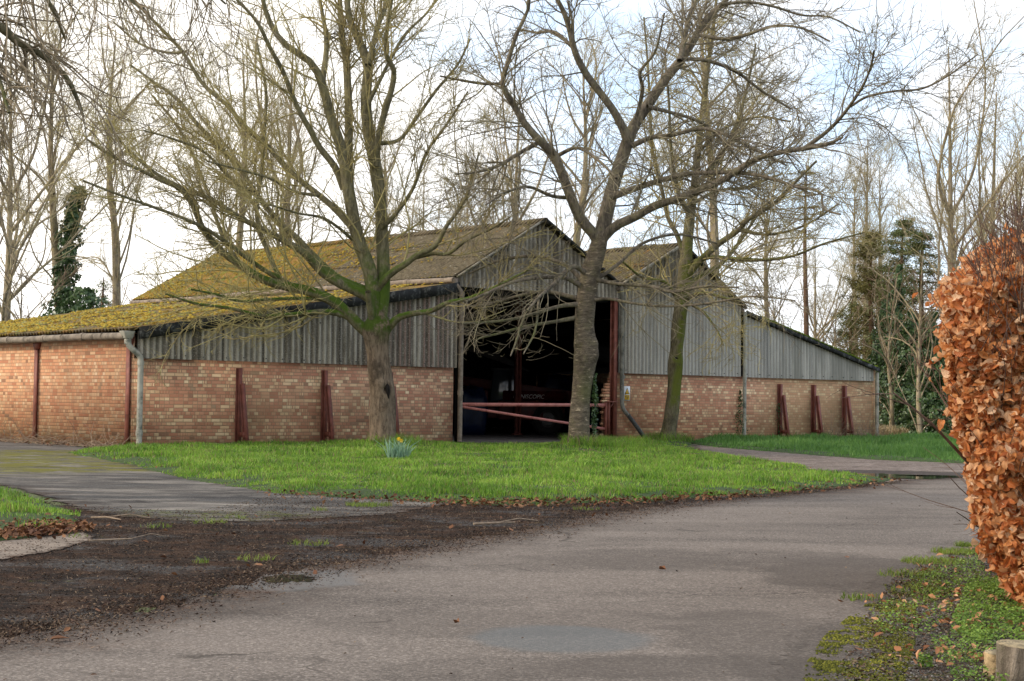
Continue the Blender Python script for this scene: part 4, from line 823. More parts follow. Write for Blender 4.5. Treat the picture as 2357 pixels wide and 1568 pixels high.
L1 = [
 (V5([(1738, 1500, 30), (1752, 1420, 32), (1762, 1300, 31), (1756, 1100, 29), (1745, 900, 28), (1722, 750, 29), (1692, 600, 27), (1680, 450, 25), (1690, 300, 22), (1645, 180, 18), (1600, 60, 15), (1590, -150, 10)]), .5),
 (V5([(1722, 760, 20), (1745, 600, 15), (1810, 350, 13), (1772, 240, 11), (1790, 50, 9), (1830, -150, 6)]), -1.5),
 (V5([(1690, 300, 14), (1740, 110, 11), (1790, -20, 8)]), 1.5),
 (V5([(1725, 1500, 30), (1716, 1400, 33), (1700, 1250, 33), (1645, 1100, 31), (1605, 900, 28), (1572, 700, 25), (1520, 540, 23), (1480, 390, 20), (1430, 290, 17), (1300, 195, 14), (1230, 80, 12), (1190, -80, 8)]), -.6),
 (V5([(1605, 900, 24), (1600, 720, 21), (1602, 560, 19), (1592, 300, 17), (1570, 150, 14), (1560, -20, 11), (1550, -200, 7)]), 1.8),
 (V5([(1480, 390, 14), (1500, 200, 12), (1480, 60, 9), (1450, -100, 6)]), 2.),
 (V5([(1735, 1570, 30), (1640, 1485, 27), (1560, 1405, 25), (1450, 1345, 24), (1300, 1312, 22), (1200, 1280, 20), (1100, 1215, 18), (1000, 1140, 16), (925, 1040, 14), (890, 950, 13), (830, 870, 11), (740, 830, 9), (640, 780, 8), (520, 720, 7), (400, 640, 5)]), -2.2),
 (V5([(1720, 1380, 30), (1660, 1345, 26), (1560, 1300, 24), (1480, 1250, 21), (1400, 1165, 18), (1330, 1120, 16), (1220, 1060, 14), (1100, 1000, 12), (980, 920, 11), (850, 870, 9), (720, 800, 8), (600, 700, 6), (480, 560, 5)]), -1.),
 (V5([(1720, 1360, 22), (1650, 1320, 20), (1560, 1285, 19), (1450, 1190, 17), (1370, 1100, 15), (1300, 1040, 14), (1230, 960, 13), (1170, 880, 12), (1100, 770, 11), (1000, 670, 10), (880, 540, 9), (830, 470, 8), (740, 400, 6), (600, 300, 5)]), 1.5),
 (V5([(1640, 1060, 20), (1590, 1015, 17), (1540, 960, 15), (1470, 900, 14), (1380, 830, 13), (1300, 755, 12), (1215, 655, 11), (1130, 595, 11), (1050, 490, 10), (930, 385, 9), (840, 240, 8), (720, 110, 7), (600, -10, 5)]), 1.2),
 (V5([(1580, 870, 18), (1540, 770, 16), (1470, 680, 14), (1420, 590, 13), (1360, 480, 12), (1300, 330, 11), (1240, 220, 10), (1180, 100, 8), (1080, -10, 6)]), -1.6),
 (V5([(1420, 1350, 14), (1300, 1290, 12), (1190, 1225, 11), (1060, 1130, 10), (960, 1060, 9), (860, 1010, 8), (700, 950, 7), (560, 900, 6), (380, 830, 5)]), -3.),
 (V5([(1690, 1525, 20), (1600, 1455, 17), (1500, 1432, 14), (1400, 1440, 12), (1300, 1448, 10), (1200, 1450, 9), (1050, 1415, 7), (900, 1395, 6), (760, 1350, 4)]), -1.8),
 (V5([(1560, 1380, 13), (1440, 1372, 9), (1330, 1372, 8), (1200, 1378, 7), (1100, 1385, 7), (1000, 1355, 6), (880, 1330, 5)]), -2.5),
 (V5([(1780, 1510, 22), (1830, 1460, 17), (1900, 1440, 14), (1980, 1428, 12), (2060, 1390, 11), (2150, 1372, 9), (2250, 1332, 8), (2352, 1280, 6), (2450, 1230, 4)]), -1.5),
 (V5([(1720, 1350, 22), (1760, 1290, 19), (1810, 1245, 17), (1860, 1215, 15), (1920, 1170, 13), (2000, 1130, 12), (2050, 1040, 10), (2110, 960, 8), (2160, 860, 6), (2200, 700, 4)]), -1.2),
 (V5([(1900, 1185, 11), (1990, 1165, 9), (2060, 1165, 8), (2150, 1100, 7), (2260, 1050, 5), (2340, 1000, 4)]), -2.),
 (V5([(1725, 1540, 24), (1712, 1470, 20), (1700, 1400, 18), (1690, 1340, 14)]), -.45),
 (V5([(1725, 660, 12), (1830, 645, 9), (1900, 560, 8), (2000, 420, 7), (2100, 300, 6), (2160, 180, 4)]), .6),
 (V5([(1750, 1050, 12), (1820, 980, 10), (1900, 860, 8), (1960, 700, 7), (2060, 560, 6), (2150, 420, 4)]), -.8),
 (V5([(1300, 1310, 13), (1240, 1180, 11), (1180, 1000, 10), (1200, 800, 9), (1215, 600, 8), (1220, 400, 7), (1180, 200, 5)]), 1.),
 (V5([(1100, 1215, 12), (1020, 1080, 9), (960, 900, 8), (880, 700, 7), (800, 560, 6), (700, 440, 5)]), 1.8),
 (V5([(1170, 880, 9), (1080, 840, 7), (940, 700, 6), (800, 640, 5), (660, 600, 4)]), -1.5),
 (V5([(1480, 900, 9), (1350, 880, 7), (1240, 820, 6), (1100, 780, 5), (950, 740, 4)]), -2.),
 (V5([(840, 240, 7), (760, 240, 6), (640, 200, 5), (520, 100, 4)]), 1.),
 (V5([(1690, 480, 10), (1780, 300, 8), (1860, 160, 7), (1960, 60, 5), (2040, -60, 4)]), 1.),
 (V5([(1640, 1120, 9), (1560, 1050, 7), (1480, 1000, 6), (1370, 980, 5), (1240, 940, 4)]), -2.4),
]
lim = [limb(s, D1, d) for s, d in L1]
treemesh('limbs', [(np.array([l[0] for l in lim[:4]]), np.array([l[1] for l in lim[:4]]), 20), (np.array([l[0] for l in lim[4:]]), np.array([l[1] for l in lim[4:]]), 12)], M['bark1l'], t1)
LV1 = [dict(n=4.4, a=(.3, .9), l=(.9, 3.0), r=(.3, .5), rmax=.022, rmin=.010, k=10, w=.12, up=.07, s=5, t=.18),
       dict(n=6.2, a=(.4, 1.1), l=(.3, 1.2), r=(.4, .6), rmin=.0066, k=8, w=.15, up=.07, s=4, t=.1),
       dict(n=5.2, a=(.4, 1.1), l=(.12, .5), r=(.5, .7), rmin=.0048, k=6, w=.18, up=.12, s=3, t=.1)]
gs = crown(lim, LV1, gr); treemesh('crown', gs, M['twig1'], t1)
# ---- tree 2: leaning cherry, wide crown
D2 = TREE2[1]
t2 = empty('broadleaf_tree', (0, 0, 0), 0, 'bare spreading tree with ringed bark and a knobbly trunk in front of the doorway', 'tree')
trunkmesh('trunk', [(1331, 1046, 60), (1333, 1010, 50), (1334, 960, 46), (1338, 912, 43), (1344, 860, 48), (1347, 825, 53), (1347, 790, 50), (1344, 752, 45), (1347, 712, 45), (1359, 632, 44), (1371, 590, 41), (1379, 560, 38), (1381, 540, 30)], D2, M['bark2'], t2, TREE2,
          bumps=[(*P(1376, 815, D2-.1), .14, .05), (*P(1370, 790, D2-.1), .1, .05), (*P(1322, 790, D2-.1), .15, .03), (*P(1350, 985, D2-.27), .09, -.03), (*P(1340, 870, D2-.28), .08, -.02)], seed=8, k=110, sides=48, flare=.35, lump=.03)
L2 = [
 (V6([(398, 1110, 26), (370, 1070, 25), (312, 1000, 25), (272, 910, 23), (230, 800, 22), (190, 710, 21), (130, 650, 19), (60, 570, 16), (0, 470, 14), (-45, 390, 12), (-20, 290, 11), (20, 160, 9), (80, 20, 7), (60, -120, 5)]), -1.6),
 (V6([(398, 1120, 34), (420, 1040, 34), (445, 930, 33), (465, 850, 31), (500, 740, 29), (535, 640, 30), (560, 580, 26), (625, 480, 24), (700, 370, 22), (780, 270, 20), (850, 160, 17), (900, 80, 14), (970, 15, 11), (1060, -80, 7)]), 1.),
 (V6([(530, 640, 22), (505, 580, 20), (460, 500, 18), (400, 420, 17), (340, 340, 17), (290, 240, 15), (260, 120, 13), (225, 30, 11), (170, -60, 7)]), -.8),
 (V6([(770, 280, 14), (800, 140, 12), (820, 60, 10), (880, -60, 7)]), 2.),
 (V6([(400, 1120, 26), (440, 1070, 22), (490, 1030, 22), (560, 1000, 20), (650, 950, 18), (780, 905, 17), (880, 868, 16), (980, 820, 15), (1050, 772, 14), (1120, 732, 13), (1230, 700, 12), (1350, 682, 11), (1450, 662, 9), (1520, 630, 5)]), -2.),
 (V6([(1330, 690, 10), (1440, 610, 9), (1510, 540, 8), (1570, 460, 7), (1615, 390, 6), (1650, 300, 5), (1662, 235, 4)]), -3.),
 (V6([(1555, 490, 6), (1630, 445, 6), (1750, 420, 5), (1880, 408, 5), (2000, 350, 4), (2140, 250, 3)]), -3.6),
 (V6([(445, 910, 18), (560, 868, 15), (680, 830, 13), (800, 800, 12), (980, 792, 10), (1100, 800, 9), (1200, 822, 8), (1300, 858, 7), (1415, 880, 6), (1430, 960, 5), (1510, 985, 4)]), -2.6),
 (V6([(550, 670, 14), (640, 632, 11), (740, 620, 10), (860, 592, 9), (950, 608, 8), (1050, 655, 7), (1180, 720, 5), (1260, 760, 4)]), -1.5),
 (V6([(620, 490, 11), (740, 520, 8), (860, 560, 7), (960, 640, 6), (1060, 760, 4)]), 2.),
 (V6([(860, 160, 10), (980, 180, 9), (1080, 160, 8), (1200, 120, 6), (1330, 130, 5), (1460, 190, 4)]), -1.),
 (V6([(780, 270, 10), (900, 280, 9), (1030, 330, 8), (1150, 420, 6), (1280, 500, 5)]), 1.5),
 (V6([(960, 20, 8), (1080, 10, 7), (1200, 30, 6), (1330, 70, 5), (1460, 80, 4), (1600, 150, 3)]), .5),
 (V6([(130, 650, 12), (40, 700, 9), (-60, 760, 8), (-160, 790, 6), (-260, 800, 4)]), -2.),
 (V6([(-45, 385, 8), (-130, 385, 7), (-230, 370, 6), (-330, 350, 4)]), -.8),
 (V6([(200, 720, 10), (300, 680, 8), (400, 740, 7), (480, 820, 5)]), -2.),
 (V6([(270, 910, 10), (180, 900, 8), (80, 860, 7), (-20, 880, 6), (-120, 940, 4)]), -2.6),
 (V6([(300, 240, 9), (200, 150, 8), (110, 150, 6), (20, 130, 4)]), 1.),
 (V6([(560, 575, 10), (600, 420, 8), (590, 330, 7), (660, 230, 6), (700, 60, 4)]), -1.4),
 # low horizontal branches
 ([(1360, 640, 16), (1333, 618, 11), (1315, 616, 10), (1285, 643, 9), (1261, 667, 8), (1243, 682, 7), (1213, 715, 5)], -2.),
 ([(1340, 660, 14), (1300, 640, 9), (1240, 640, 8), (1180, 650, 7), (1110, 680, 6), (1070, 695, 4)], -2.4),
 ([(1340, 700, 14), (1290, 705, 9), (1230, 722, 8), (1180, 735, 7), (1120, 742, 6), (1062, 745, 4)], -1.8),
 ([(1336, 730, 12), (1280, 740, 8), (1210, 752, 7), (1160, 765, 6), (1100, 780, 4)], -1.),
 ([(1340, 690, 12), (1260, 672, 8), (1190, 682, 7), (1130, 700, 6), (1080, 706, 4)], .8),
 ([(1345, 650, 12), (1300, 610, 9), (1230, 590, 8), (1150, 600, 6), (1080, 630, 4)], 1.2),
 ([(1352, 640, 12), (1400, 650, 9), (1440, 655, 8), (1500, 660, 8), (1550, 672, 7), (1620, 660, 6), (1700, 662, 4)], -2.2),
 ([(1350, 692, 10), (1400, 688, 7), (1450, 697, 6), (1520, 705, 6), (1600, 702, 5), (1680, 690, 5), (1740, 682, 4), (1830, 692, 3)], -3.2),
 ([(1350, 660, 10), (1420, 610, 8), (1480, 560, 7), (1560, 540, 6), (1650, 560, 4)], 2.),
 ([(1210, 715, 6), (1190, 780, 5), (1175, 820, 3)], -2.1), ([(1240, 690, 6), (1232, 760, 5), (1205, 815, 3)], -2.2),
]
lim = [limb(s, D2, d) for s, d in L2]; NLOW = 19
treemesh('limbs', [(np.array([l[0] for l in lim[:3]]), np.array([l[1] for l in lim[:3]]), 20), (np.array([l[0] for l in lim[3:]]), np.array([l[1] for l in lim[3:]]), 12)], M['bark2l'], t2)
LV2 = [dict(n=5.6, a=(.4, 1.15), l=(.9, 2.9), r=(.3, .5), rmax=.02, rmin=.009, k=10, w=.11, up=.0, s=5, t=.12),
       dict(n=5.6, a=(.4, 1.1), l=(.3, 1.2), r=(.4, .6), rmin=.006, k=8, w=.13, up=.01, s=4, t=.1),
       dict(n=4.6, a=(.3, 1.0), l=(.12, .5), r=(.5, .7), rmin=.0055, k=6, w=.14, up=-.03, s=3, t=.1, hook=.35)]
LVL = [dict(LV2[0], n=4.6, a=(.2, .75), l=(.9, 2.3), rmin=.007, rmax=.011, up=-.015, k=12, w=.09), dict(LV2[1], n=3.6, a=(.3, .9), l=(.3, 1.0), rmin=.0048, up=-.005, k=9, w=.1), dict(LV2[2], n=3.4, hook=.25, up=.0, rmin=.0038, l=(.1, .35))]
gs = crown(lim[:NLOW], LV2, gr)+crown(lim[NLOW:], LVL, gr)
zc = lambda q: q[:, -1, 2] > 1.95
gs = [(a[zc(a)], b[zc(a)], k) for a, b, k in gs]; treemesh('crown', gs, M['twig2'], t2)
# ---- tree 3: slender mossy
D3 = TREE3[1]
t3 = empty('broadleaf_tree', (0, 0, 0), 0, 'slender bare tree with yellow-green mossy leaning trunk beside the grey cladding', 'tree')
trunkmesh('trunk', [(1534, 1024, 40), (1540, 985, 34), (1547, 935, 32), (1553, 880, 31), (1555, 835, 34), (1558, 800, 30), (1562, 755, 31), (1569, 690, 33), (1575, 640, 34), (1578, 600, 30)], D3, M['bark3'], t3, TREE3, bumps=[(*P(1556, 823, D3-.18), .05, -.05), (*P(1553, 833, D3-.2), .08, .05)], seed=5, k=70, sides=32)
mb = MB(); c = P(1557, 824, D3-.20); mb.tube([c+np.array([-.05, -.01, 0]), c, c+np.array([.05, .02, -.01])], [.012, .028, .012], 8); mb.build('knot_hole', M['hole'], t3, True)
L3 = [
 ([(1578, 612, 30), (1582, 560, 27), (1585, 530, 25), (1592, 470, 22), (1600, 420, 20), (1606, 350, 17), (1616, 270, 14), (1626, 180, 12), (1640, 80, 9), (1652, -30, 6)], 1.),
 ([(1572, 650, 20), (1600, 612, 16), (1650, 565, 14), (1700, 530, 12), (1722, 505, 11), (1780, 470, 9), (1830, 420, 7), (1880, 370, 5)], -1.6),
 ([(1576, 660, 16), (1620, 632, 12), (1662, 605, 10), (1700, 560, 8), (1740, 500, 6)], 1.4),
 ([(1578, 600, 14), (1558, 540, 11), (1537, 500, 10), (1522, 430, 9), (1502, 350, 8), (1496, 250, 7), (1491, 150, 5), (1482, 40, 4)], 1.5),
 ([(1590, 605, 12), (1640, 592, 9), (1700, 597, 8), (1770, 598, 7), (1830, 588, 6), (1900, 560, 5), (1990, 535, 3)], -2.6),
 ([(1598, 430, 12), (1650, 370, 10), (1690, 300, 8), (1720, 200, 6), (1740, 100, 4)], 1.2),
 ([(1588, 500, 12), (1560, 440, 10), (1545, 350, 8), (1540, 240, 6), (1530, 120, 4)], -1.),
 ([(1575, 690, 10), (1620, 675, 7), (1680, 690, 6), (1740, 700, 4)], -1.4), ([(1590, 700, 8), (1620, 720, 6), (1650, 760, 4), (1665, 795, 3)], -1.),
 ([(1565, 700, 9), (1530, 650, 7), (1480, 640, 6), (1430, 600, 4)], -1.5), ([(1608, 350, 9), (1660, 300, 7), (1740, 270, 5), (1820, 280, 4)], -1.5),
 ([(1700, 530, 8), (1770, 540, 6), (1850, 520, 5), (1930, 470, 4)], -2.), ([(1592, 470, 9), (1650, 440, 7), (1720, 430, 6), (1800, 400, 4)], 2.),
]
lim = [limb(s, D3, d) for s, d in L3]
treemesh('limbs', [(np.array([l[0] for l in lim]), np.array([l[1] for l in lim]), 12)], M['bark3'], t3)
gs = crown(lim, LV2, gr); treemesh('crown', gs, M['twig1'], t3)
# ---- overhanging tree coming in from beyond the left edge
DO = 17.
t4 = empty('broadleaf_tree', (0, 0, 0), 0, 'overhanging bare tree dropping long curved twigs into the upper left corner', 'tree')
base = P(-520, 900, DO-.5); base[2] = 0
tr, rr_ = resample([base+np.array([0, 0, -.1]), base+np.array([.05, 0, 1.5]), base+np.array([.2, .1, 3.2]), base+np.array([.4, .1, 5.2]), base+np.array([.5, .2, 7.5])], [.3, .22, .2, .17, .1], 28)
treemesh('trunk', [(tr[None], rr_[None], 20)], M['bark1'], t4)
k0 = base+np.array([.35, .1, 4.8]); k1 = base+np.array([.42, .1, 5.6]); k2 = base+np.array([.45, .15, 6.3])
def lim_w(start, spec, dd, k=28):
    pts = [start]; r = [.085]
    for i, (x, y, w) in enumerate(spec):
        Y = DO+dd*(i+1)/len(spec); pts.append(P(x, y, Y)); r.append(w*.5*Y/F)
    return resample(pts, r, k)
LO = [lim_w(k0, [(-200, 10, 30), (-80, 20, 24), (0, 62, 21), (45, 100, 18), (90, 122, 16), (130, 155, 15), (160, 190, 13), (180, 235, 9), (192, 270, 6)], .6),
      lim_w(k1, [(-200, -120, 26), (0, -140, 18), (120, -100, 12), (230, -40, 9), (330, 20, 6)], -1.), lim_w(k1, [(-250, -200, 24), (-50, -160, 16), (60, -80, 12), (120, 20, 9), (150, 90, 6)], 1.4),
      lim_w(k2, [(-200, -300, 20), (60, -260, 14), (260, -180, 11), (420, -80, 8), (520, 10, 5)], 1.), lim_w(k0, [(-250, 100, 22), (-120, 60, 18), (-40, 110, 14), (0, 190, 10), (20, 260, 7)], -1.),
      lim_w(k0, [(-250, 260, 18), (-140, 300, 14), (-60, 380, 10), (-20, 470, 7)], .4)]
LVO = [dict(n=12, a=(.5, 1.3), l=(.7, 2.3), r=(.3, .5), rmax=.014, rmin=.008, k=16, w=.05, up=-.2, s=6, t=.2, hook=.42),
       dict(n=2.0, a=(.35, 1.0), l=(.4, 1.3), r=(.45, .65), rmin=.0065, k=10, w=.08, up=-.1, s=5, t=.1, hook=.5),
       dict(n=2.2, a=(.35, 1.0), l=(.15, .5), r=(.5, .7), rmin=.0045, k=7, w=.08, up=-.02, s=4, t=.1, hook=.4)]
treemesh('limbs', [(np.array([l[0] for l in LO]), np.array([l[1] for l in LO]), 14)], M['bark1l'], t4)
gs = crown(LO, LVO, gr); treemesh('crown', gs, M['twigh'], t4)
# ------------------------------------------------------------------ background trees: prototypes grown at the origin, copied with their parts
def proto_tree(kind, H, seed):
    g = np.random.default_rng(seed); ks = 24
    if kind == 'vase':      # short bole, many ascending limbs
        tp, tr_ = resample([(0, 0, -.2), (.1, 0, H*.12), (0, .1, H*.25), (.2, 0, H*.45), (.1, .1, H*.8), (0, .2, H)], [.25, .2, .18, .12, .05, .02], ks)
        n = 16; t = g.uniform(.22, .62, n); a0 = g.uniform(.35, 1.0, n); ln = H*g.uniform(.4, .68, n); up = .075; r0 = g.uniform(.035, .075, n)
    elif kind == 'tall':    # long bole, crown high
        tp, tr_ = resample([(0, 0, -.2), (.2, 0, H*.2), (.1, .2, H*.45), (-.3, .1, H*.7), (-.1, 0, H)], [.27, .21, .16, .1, .02], ks)
        n = 18; t = g.uniform(.3, .9, n); a0 = g.uniform(.35, .85, n); ln = H*g.uniform(.22, .42, n)*(1.3-t*.6); up = .06; r0 = g.uniform(.028, .06, n)
    elif kind == 'poplar':  # narrow
        tp, tr_ = resample([(0, 0, -.2), (0, .1, H*.3), (.1, 0, H*.6), (0, 0, H)], [.22, .17, .11, .015], ks)
        n = 30; t = g.uniform(.15, .95, n); a0 = g.uniform(.2, .4, n); ln = H*g.uniform(.14, .26, n); up = .09; r0 = g.uniform(.015, .04, n)
    else:                   # scrubby multi stem
        tp, tr_ = resample([(0, 0, -.2), (.1, .1, H*.2), (.2, 0, H*.5), (.1, .3, H)], [.1, .08, .05, .01], ks)
        n = 16; t = g.uniform(.02, .7, n); a0 = g.uniform(.3, .8, n); ln = H*g.uniform(.35, .7, n); up = .05; r0 = g.uniform(.015, .04, n)
    i = (t*(ks-1)).astype(int); az = g.uniform(0, 6.283, n); d = np.stack([np.sin(a0)*np.cos(az), np.sin(a0)*np.sin(az), np.cos(a0)], 1)
    lp, lr = grow(tp[i], d, ln, r0, ks, .06, up, .2, g)
    pts = np.concatenate([tp[None], lp]); rad = np.concatenate([tr_[None], lr])
    q = dict(vase=(2., 2.8, 3.6), tall=(2., 2.8, 3.6), poplar=(2.2, 2.8, 3.4), scrub=(2.4, 3., 3.6))[kind]; sc = H/14.
    LV = [dict(n=q[0], a=(.3, .8), l=(1.*sc, 3.0*sc), r=(.3, .5), rmax=.03, rmin=.012, k=8, w=.1, up=.07, s=4, t=.25), dict(n=q[1], a=(.3, .9), l=(.4*sc, 1.5*sc), r=(.4, .6), rmin=.009, k=6, w=.12, up=.06, s=3, t=.12), dict(n=q[2], a=(.3, .9), l=(.2*sc, .8*sc), r=(.5, .7), rmin=.0065, k=4, w=.12, up=.06, s=3, t=.1)]
    return pts, rad, crown([(pts[j], rad[j]) for j in range(len(pts))], LV, g)
M['barkb'] = m_bark('pale background bark', (.18, .14, .095), (.42, .34, .24), (.36, .3, .11), (.06, .08, .02), None, False, .6)
M['twigb'] = m_twig('background twigs', [(.24, .185, .12), (.34, .28, .175), (.44, .37, .22), (.5, .43, .21)])  # lightened so the glow of the bright sky sits in the twig colour
M['twigr'] = m_twig('reddish background twigs', [(.12, .08, .055), (.2, .14, .095), (.27, .21, .14)])
protos = {}
def bg_tree(key, x, ybase, Y, s, rz, label, group='bare trees beyond the barn', lean=0., zb=0.):
    kind, H, seed = key; c = P(x, ybase, Y); c[2] = zb
    root = empty('broadleaf_tree', c, rz, label, 'tree', group); root.scale = (s, s, s); root.rotation_euler = (lean, 0, rz)
    if key not in protos:
        pts, rad, gg = proto_tree(kind, H, seed); a = treemesh('trunk', [(pts, rad, 8)], M['barkb'], root); b = treemesh('crown', gg, M['twigr' if kind == 'scrub' else 'twigb'], root); protos[key] = (a, b)
    else:
        for o in protos[key]:
            c2 = o.copy(); COL.objects.link(c2); c2.parent = root
    return root
VA, VB, TA, TB, PO, SA = ('vase', 15, 1), ('vase', 13, 2), ('tall', 17, 3), ('tall', 15, 4), ('poplar', 16, 5), ('scrub', 6, 6)
bg = [
 (TA, 258, 700, 66, .95, .3, 'tall bare tree with forked pale trunk rising over the mossy lean-to roof', 0),
 (TB, 140, 700, 64, 1.05, 1.2, 'bare tree whose lower trunk is wrapped in dark ivy', -.03), (VA, 20, 740, 60, 1.0, 2.1, 'bare tree with arching branches at the far left edge', 0),
  
 (TA, 545, 600, 72, 1., 4.1, 'bare tree with brown upright trunk behind the main roof', 0), (VA, 655, 600, 68, 1.12, 5.2, 'large pale-limbed bare tree spreading behind the main ridge', 0),
  (VB, 980, 560, 85, 1.0, 2.4, 'distant bare tree above the main ridge, right of the stout tree', 0),
 (PO, 1075, 560, 90, .85, 1., 'narrow upright bare tree behind the ridge', 0), (VA, 1190, 560, 74, 1.05, 3.7, 'bare tree with yellowish limbs rising behind the gable peak', 0),
 (TB, 1330, 560, 72, 1.1, 2.9, 'upright bare tree directly behind the ringed-bark tree', 0), 
 (TA, 1660, 620, 62, 1., 4.4, 'tall bare tree leaning right with yellow lichened stems behind the second gable', .06), (TB, 1770, 700, 80, .8, .9, 'slim bare tree over the right lean-to roof', 0),
 (VB, 1880, 780, 84, .75, 2., 'small distant bare tree against white sky over the right lean-to', 0), (SA, 1790, 780, 75, 1.1, 1.3, 'low scrubby tree behind the right lean-to roof', 0),
 (PO, 1995, 900, 95, 1.05, 2.2, 'pale narrow poplar above the evergreens', 0), (PO, 1965, 900, 98, .95, 4.2, 'shorter narrow poplar left of the tall poplar', 0), (PO, 2022, 900, 99, .98, 5.2, 'narrow poplar right of the tall poplar', 0),
 (VA, 2192, 950, 62, 1.0, 1.7, 'large vase-shaped bare tree standing clear above the orange hedge', 0), (VB, 2295, 950, 64, 1.05, 2.6, 'bare tree with yellow-green limbs near the right edge', 0), (VB, 2375, 950, 60, .9, 3.9, 'bare tree cut by the right edge behind the hedge', 0),
  (SA, 2120, 980, 56, 1.05, 2.5, 'scrubby leaning tree in front of the ivy-clad trunks', .1), (SA, 2050, 990, 60, 1., 4., 'thin scrub tree at the edge of the far grass', 0), (SA, 60, 760, 56, .9, 3., 'low scrub showing over the lean-to at the far left', 0),
 (SA, 460, 720, 70, 1., .5, 'low twiggy scrub behind the end of the main roof', 0), (SA, 340, 740, 62, .85, 5.4, 'scrub tree touching the end of the mossy roof', 0),  (TB, 880, 560, 95, 1.1, 2.2, 'distant bare tree behind the fork of the stout tree', 0),
  (SA, 1930, 930, 66, .9, 2.9, 'thin scrub beside the far corner of the barn', 0),
  
]
for key, x, yb, Y, s, rz, lab, le in bg: bg_tree(key, x, yb, Y, s, rz, lab, lean=le)
# ivy: leaf shells round a trunk line
M['ivy'] = m_leaf('ivy leaves', [(.02, .042, .015), (.042, .082, .025), (.075, .13, .04), (.14, .2, .08)], .15, .35, .45)
M['ivylit'] = m_leaf('ivy leaves in light', [(.02, .045, .012), (.04, .085, .02), (.07, .13, .035)], .2, .4, .4)
def ivy(path, radf, n, size, label, m=None, seed=1, name='ivy', dens=None, group=None):
    g = np.random.default_rng(seed); pts, rad = resample([p for p, r in path], [r for p, r in path], 60); t = g.random(n)*59; i = t.astype(int); f = (t-i)[:, None]; i2 = np.minimum(i+1, 59)
    c = pts[i]*(1-f)+pts[i2]*f; r = rad[i]; az = g.uniform(0, 6.283, n); lump_ = 1+.45*np.sin(c[:, 2]*4.1+az*2+seed)+.3*np.sin(c[:, 2]*9.3-az*3)
    rr2 = r*np.clip(lump_, .25, 2.)*np.sqrt(g.uniform(.35, 1., n)); up = np.stack([np.cos(az), np.sin(az), .35+0*az], 1); c = c+up*rr2[:, None]*np.array([1, 1, .2])
    return tag(cards(name, c, g.uniform(.6, 1.3, n)*size, m or M['ivy'], .55, .85, .15, up), label, 'ivy', group)
def gp(x, Y, z): q = P(x, 900, Y); q[2] = z; return q
def vp(x, y, Y): return P(x, y, Y)
ivy([(gp(143, 64, 0), .7), (vp(148, 735, 64), .58), (vp(150, 650, 64), .38), (vp(160, 560, 64), .38), (vp(172, 470, 64), .3), (vp(185, 430, 64), .12)], None, 9000, .13, 'column of dark ivy climbing a tall trunk behind the left roof', seed=2)
ivy([(gp(185, 63, 0), .8), (vp(190, 720, 63), .9), (vp(192, 690, 63), .6), (vp(195, 665, 63), .3)], None, 4500, .13, 'rounded dark ivy bush beside the ivy column', seed=3)
ivy([(gp(1372, D2, 0)+np.array([0, .0, .1]), .05), (vp(1368, 960, D2), .055), (vp(1371, 920, D2), .05), (vp(1368, 880, D2), .03), (vp(1373, 860, D2), .015)], None, 650, .042, 'narrow strip of ivy on the right side of the ringed trunk', seed=4)
pb = B(19.58, -.12, 0); ivy([(pb, .22), (pb+np.array([0, 0, .5]), .14), (pb+np.array([-.03, 0, 1.0]), .08), (pb+np.array([-.04, 0, 1.45]), .02)], None, 420, .045, 'thin ivy creeping up the downpipe between gable and lean-to', seed=5)
pb = B(21.36, -.08, 0); ivy([(pb, .12), (pb+np.array([0, 0, .6]), .09), (pb+np.array([0, 0, 1.1]), .02)], None, 160, .04, 'sparse ivy behind the first brace of the right wall', seed=6)
k = 0
for x, Y, h, r, n, lab in ((2030, 63, 5.2, .55, 3800, 'ivy-clad trunk nearest the barn corner'), (2062, 61, 6.4, .6, 4200, 'tallest dark ivy column in the thicket'), (2095, 60, 4.6, .8, 5200, 'broad ivy mound between the ivy columns'), (2140, 57, 4.4, .7, 5200, 'ivy-covered trunk close to the orange hedge'),
                         (2175, 56, 3.4, .8, 4600, 'low ivy mass touching the hedge edge'), (1948, 72, 3.6, .4, 2200, 'light green ivy on a thin trunk behind the right lean-to end'), (2012, 66, 3.6, .6, 3200, 'ivy column just behind the barn corner'), (2215, 60, 4.5, .9, 3500, 'ivy bush half hidden behind the hedge')):
    b0 = gp(x, Y, 0); k += 1
    ivy([(b0, r*.85), (b0+np.array([.1, 0, h*.35]), r*.85), (b0+np.array([0, .1, h*.7]), r*.5), (b0+np.array([.1, 0, h]), r*.15)], None, int(n*1.7), .095, lab, M['ivylit'] if x == 1948 else M['ivy'], 10+k, group='ivy columns by the far grass')
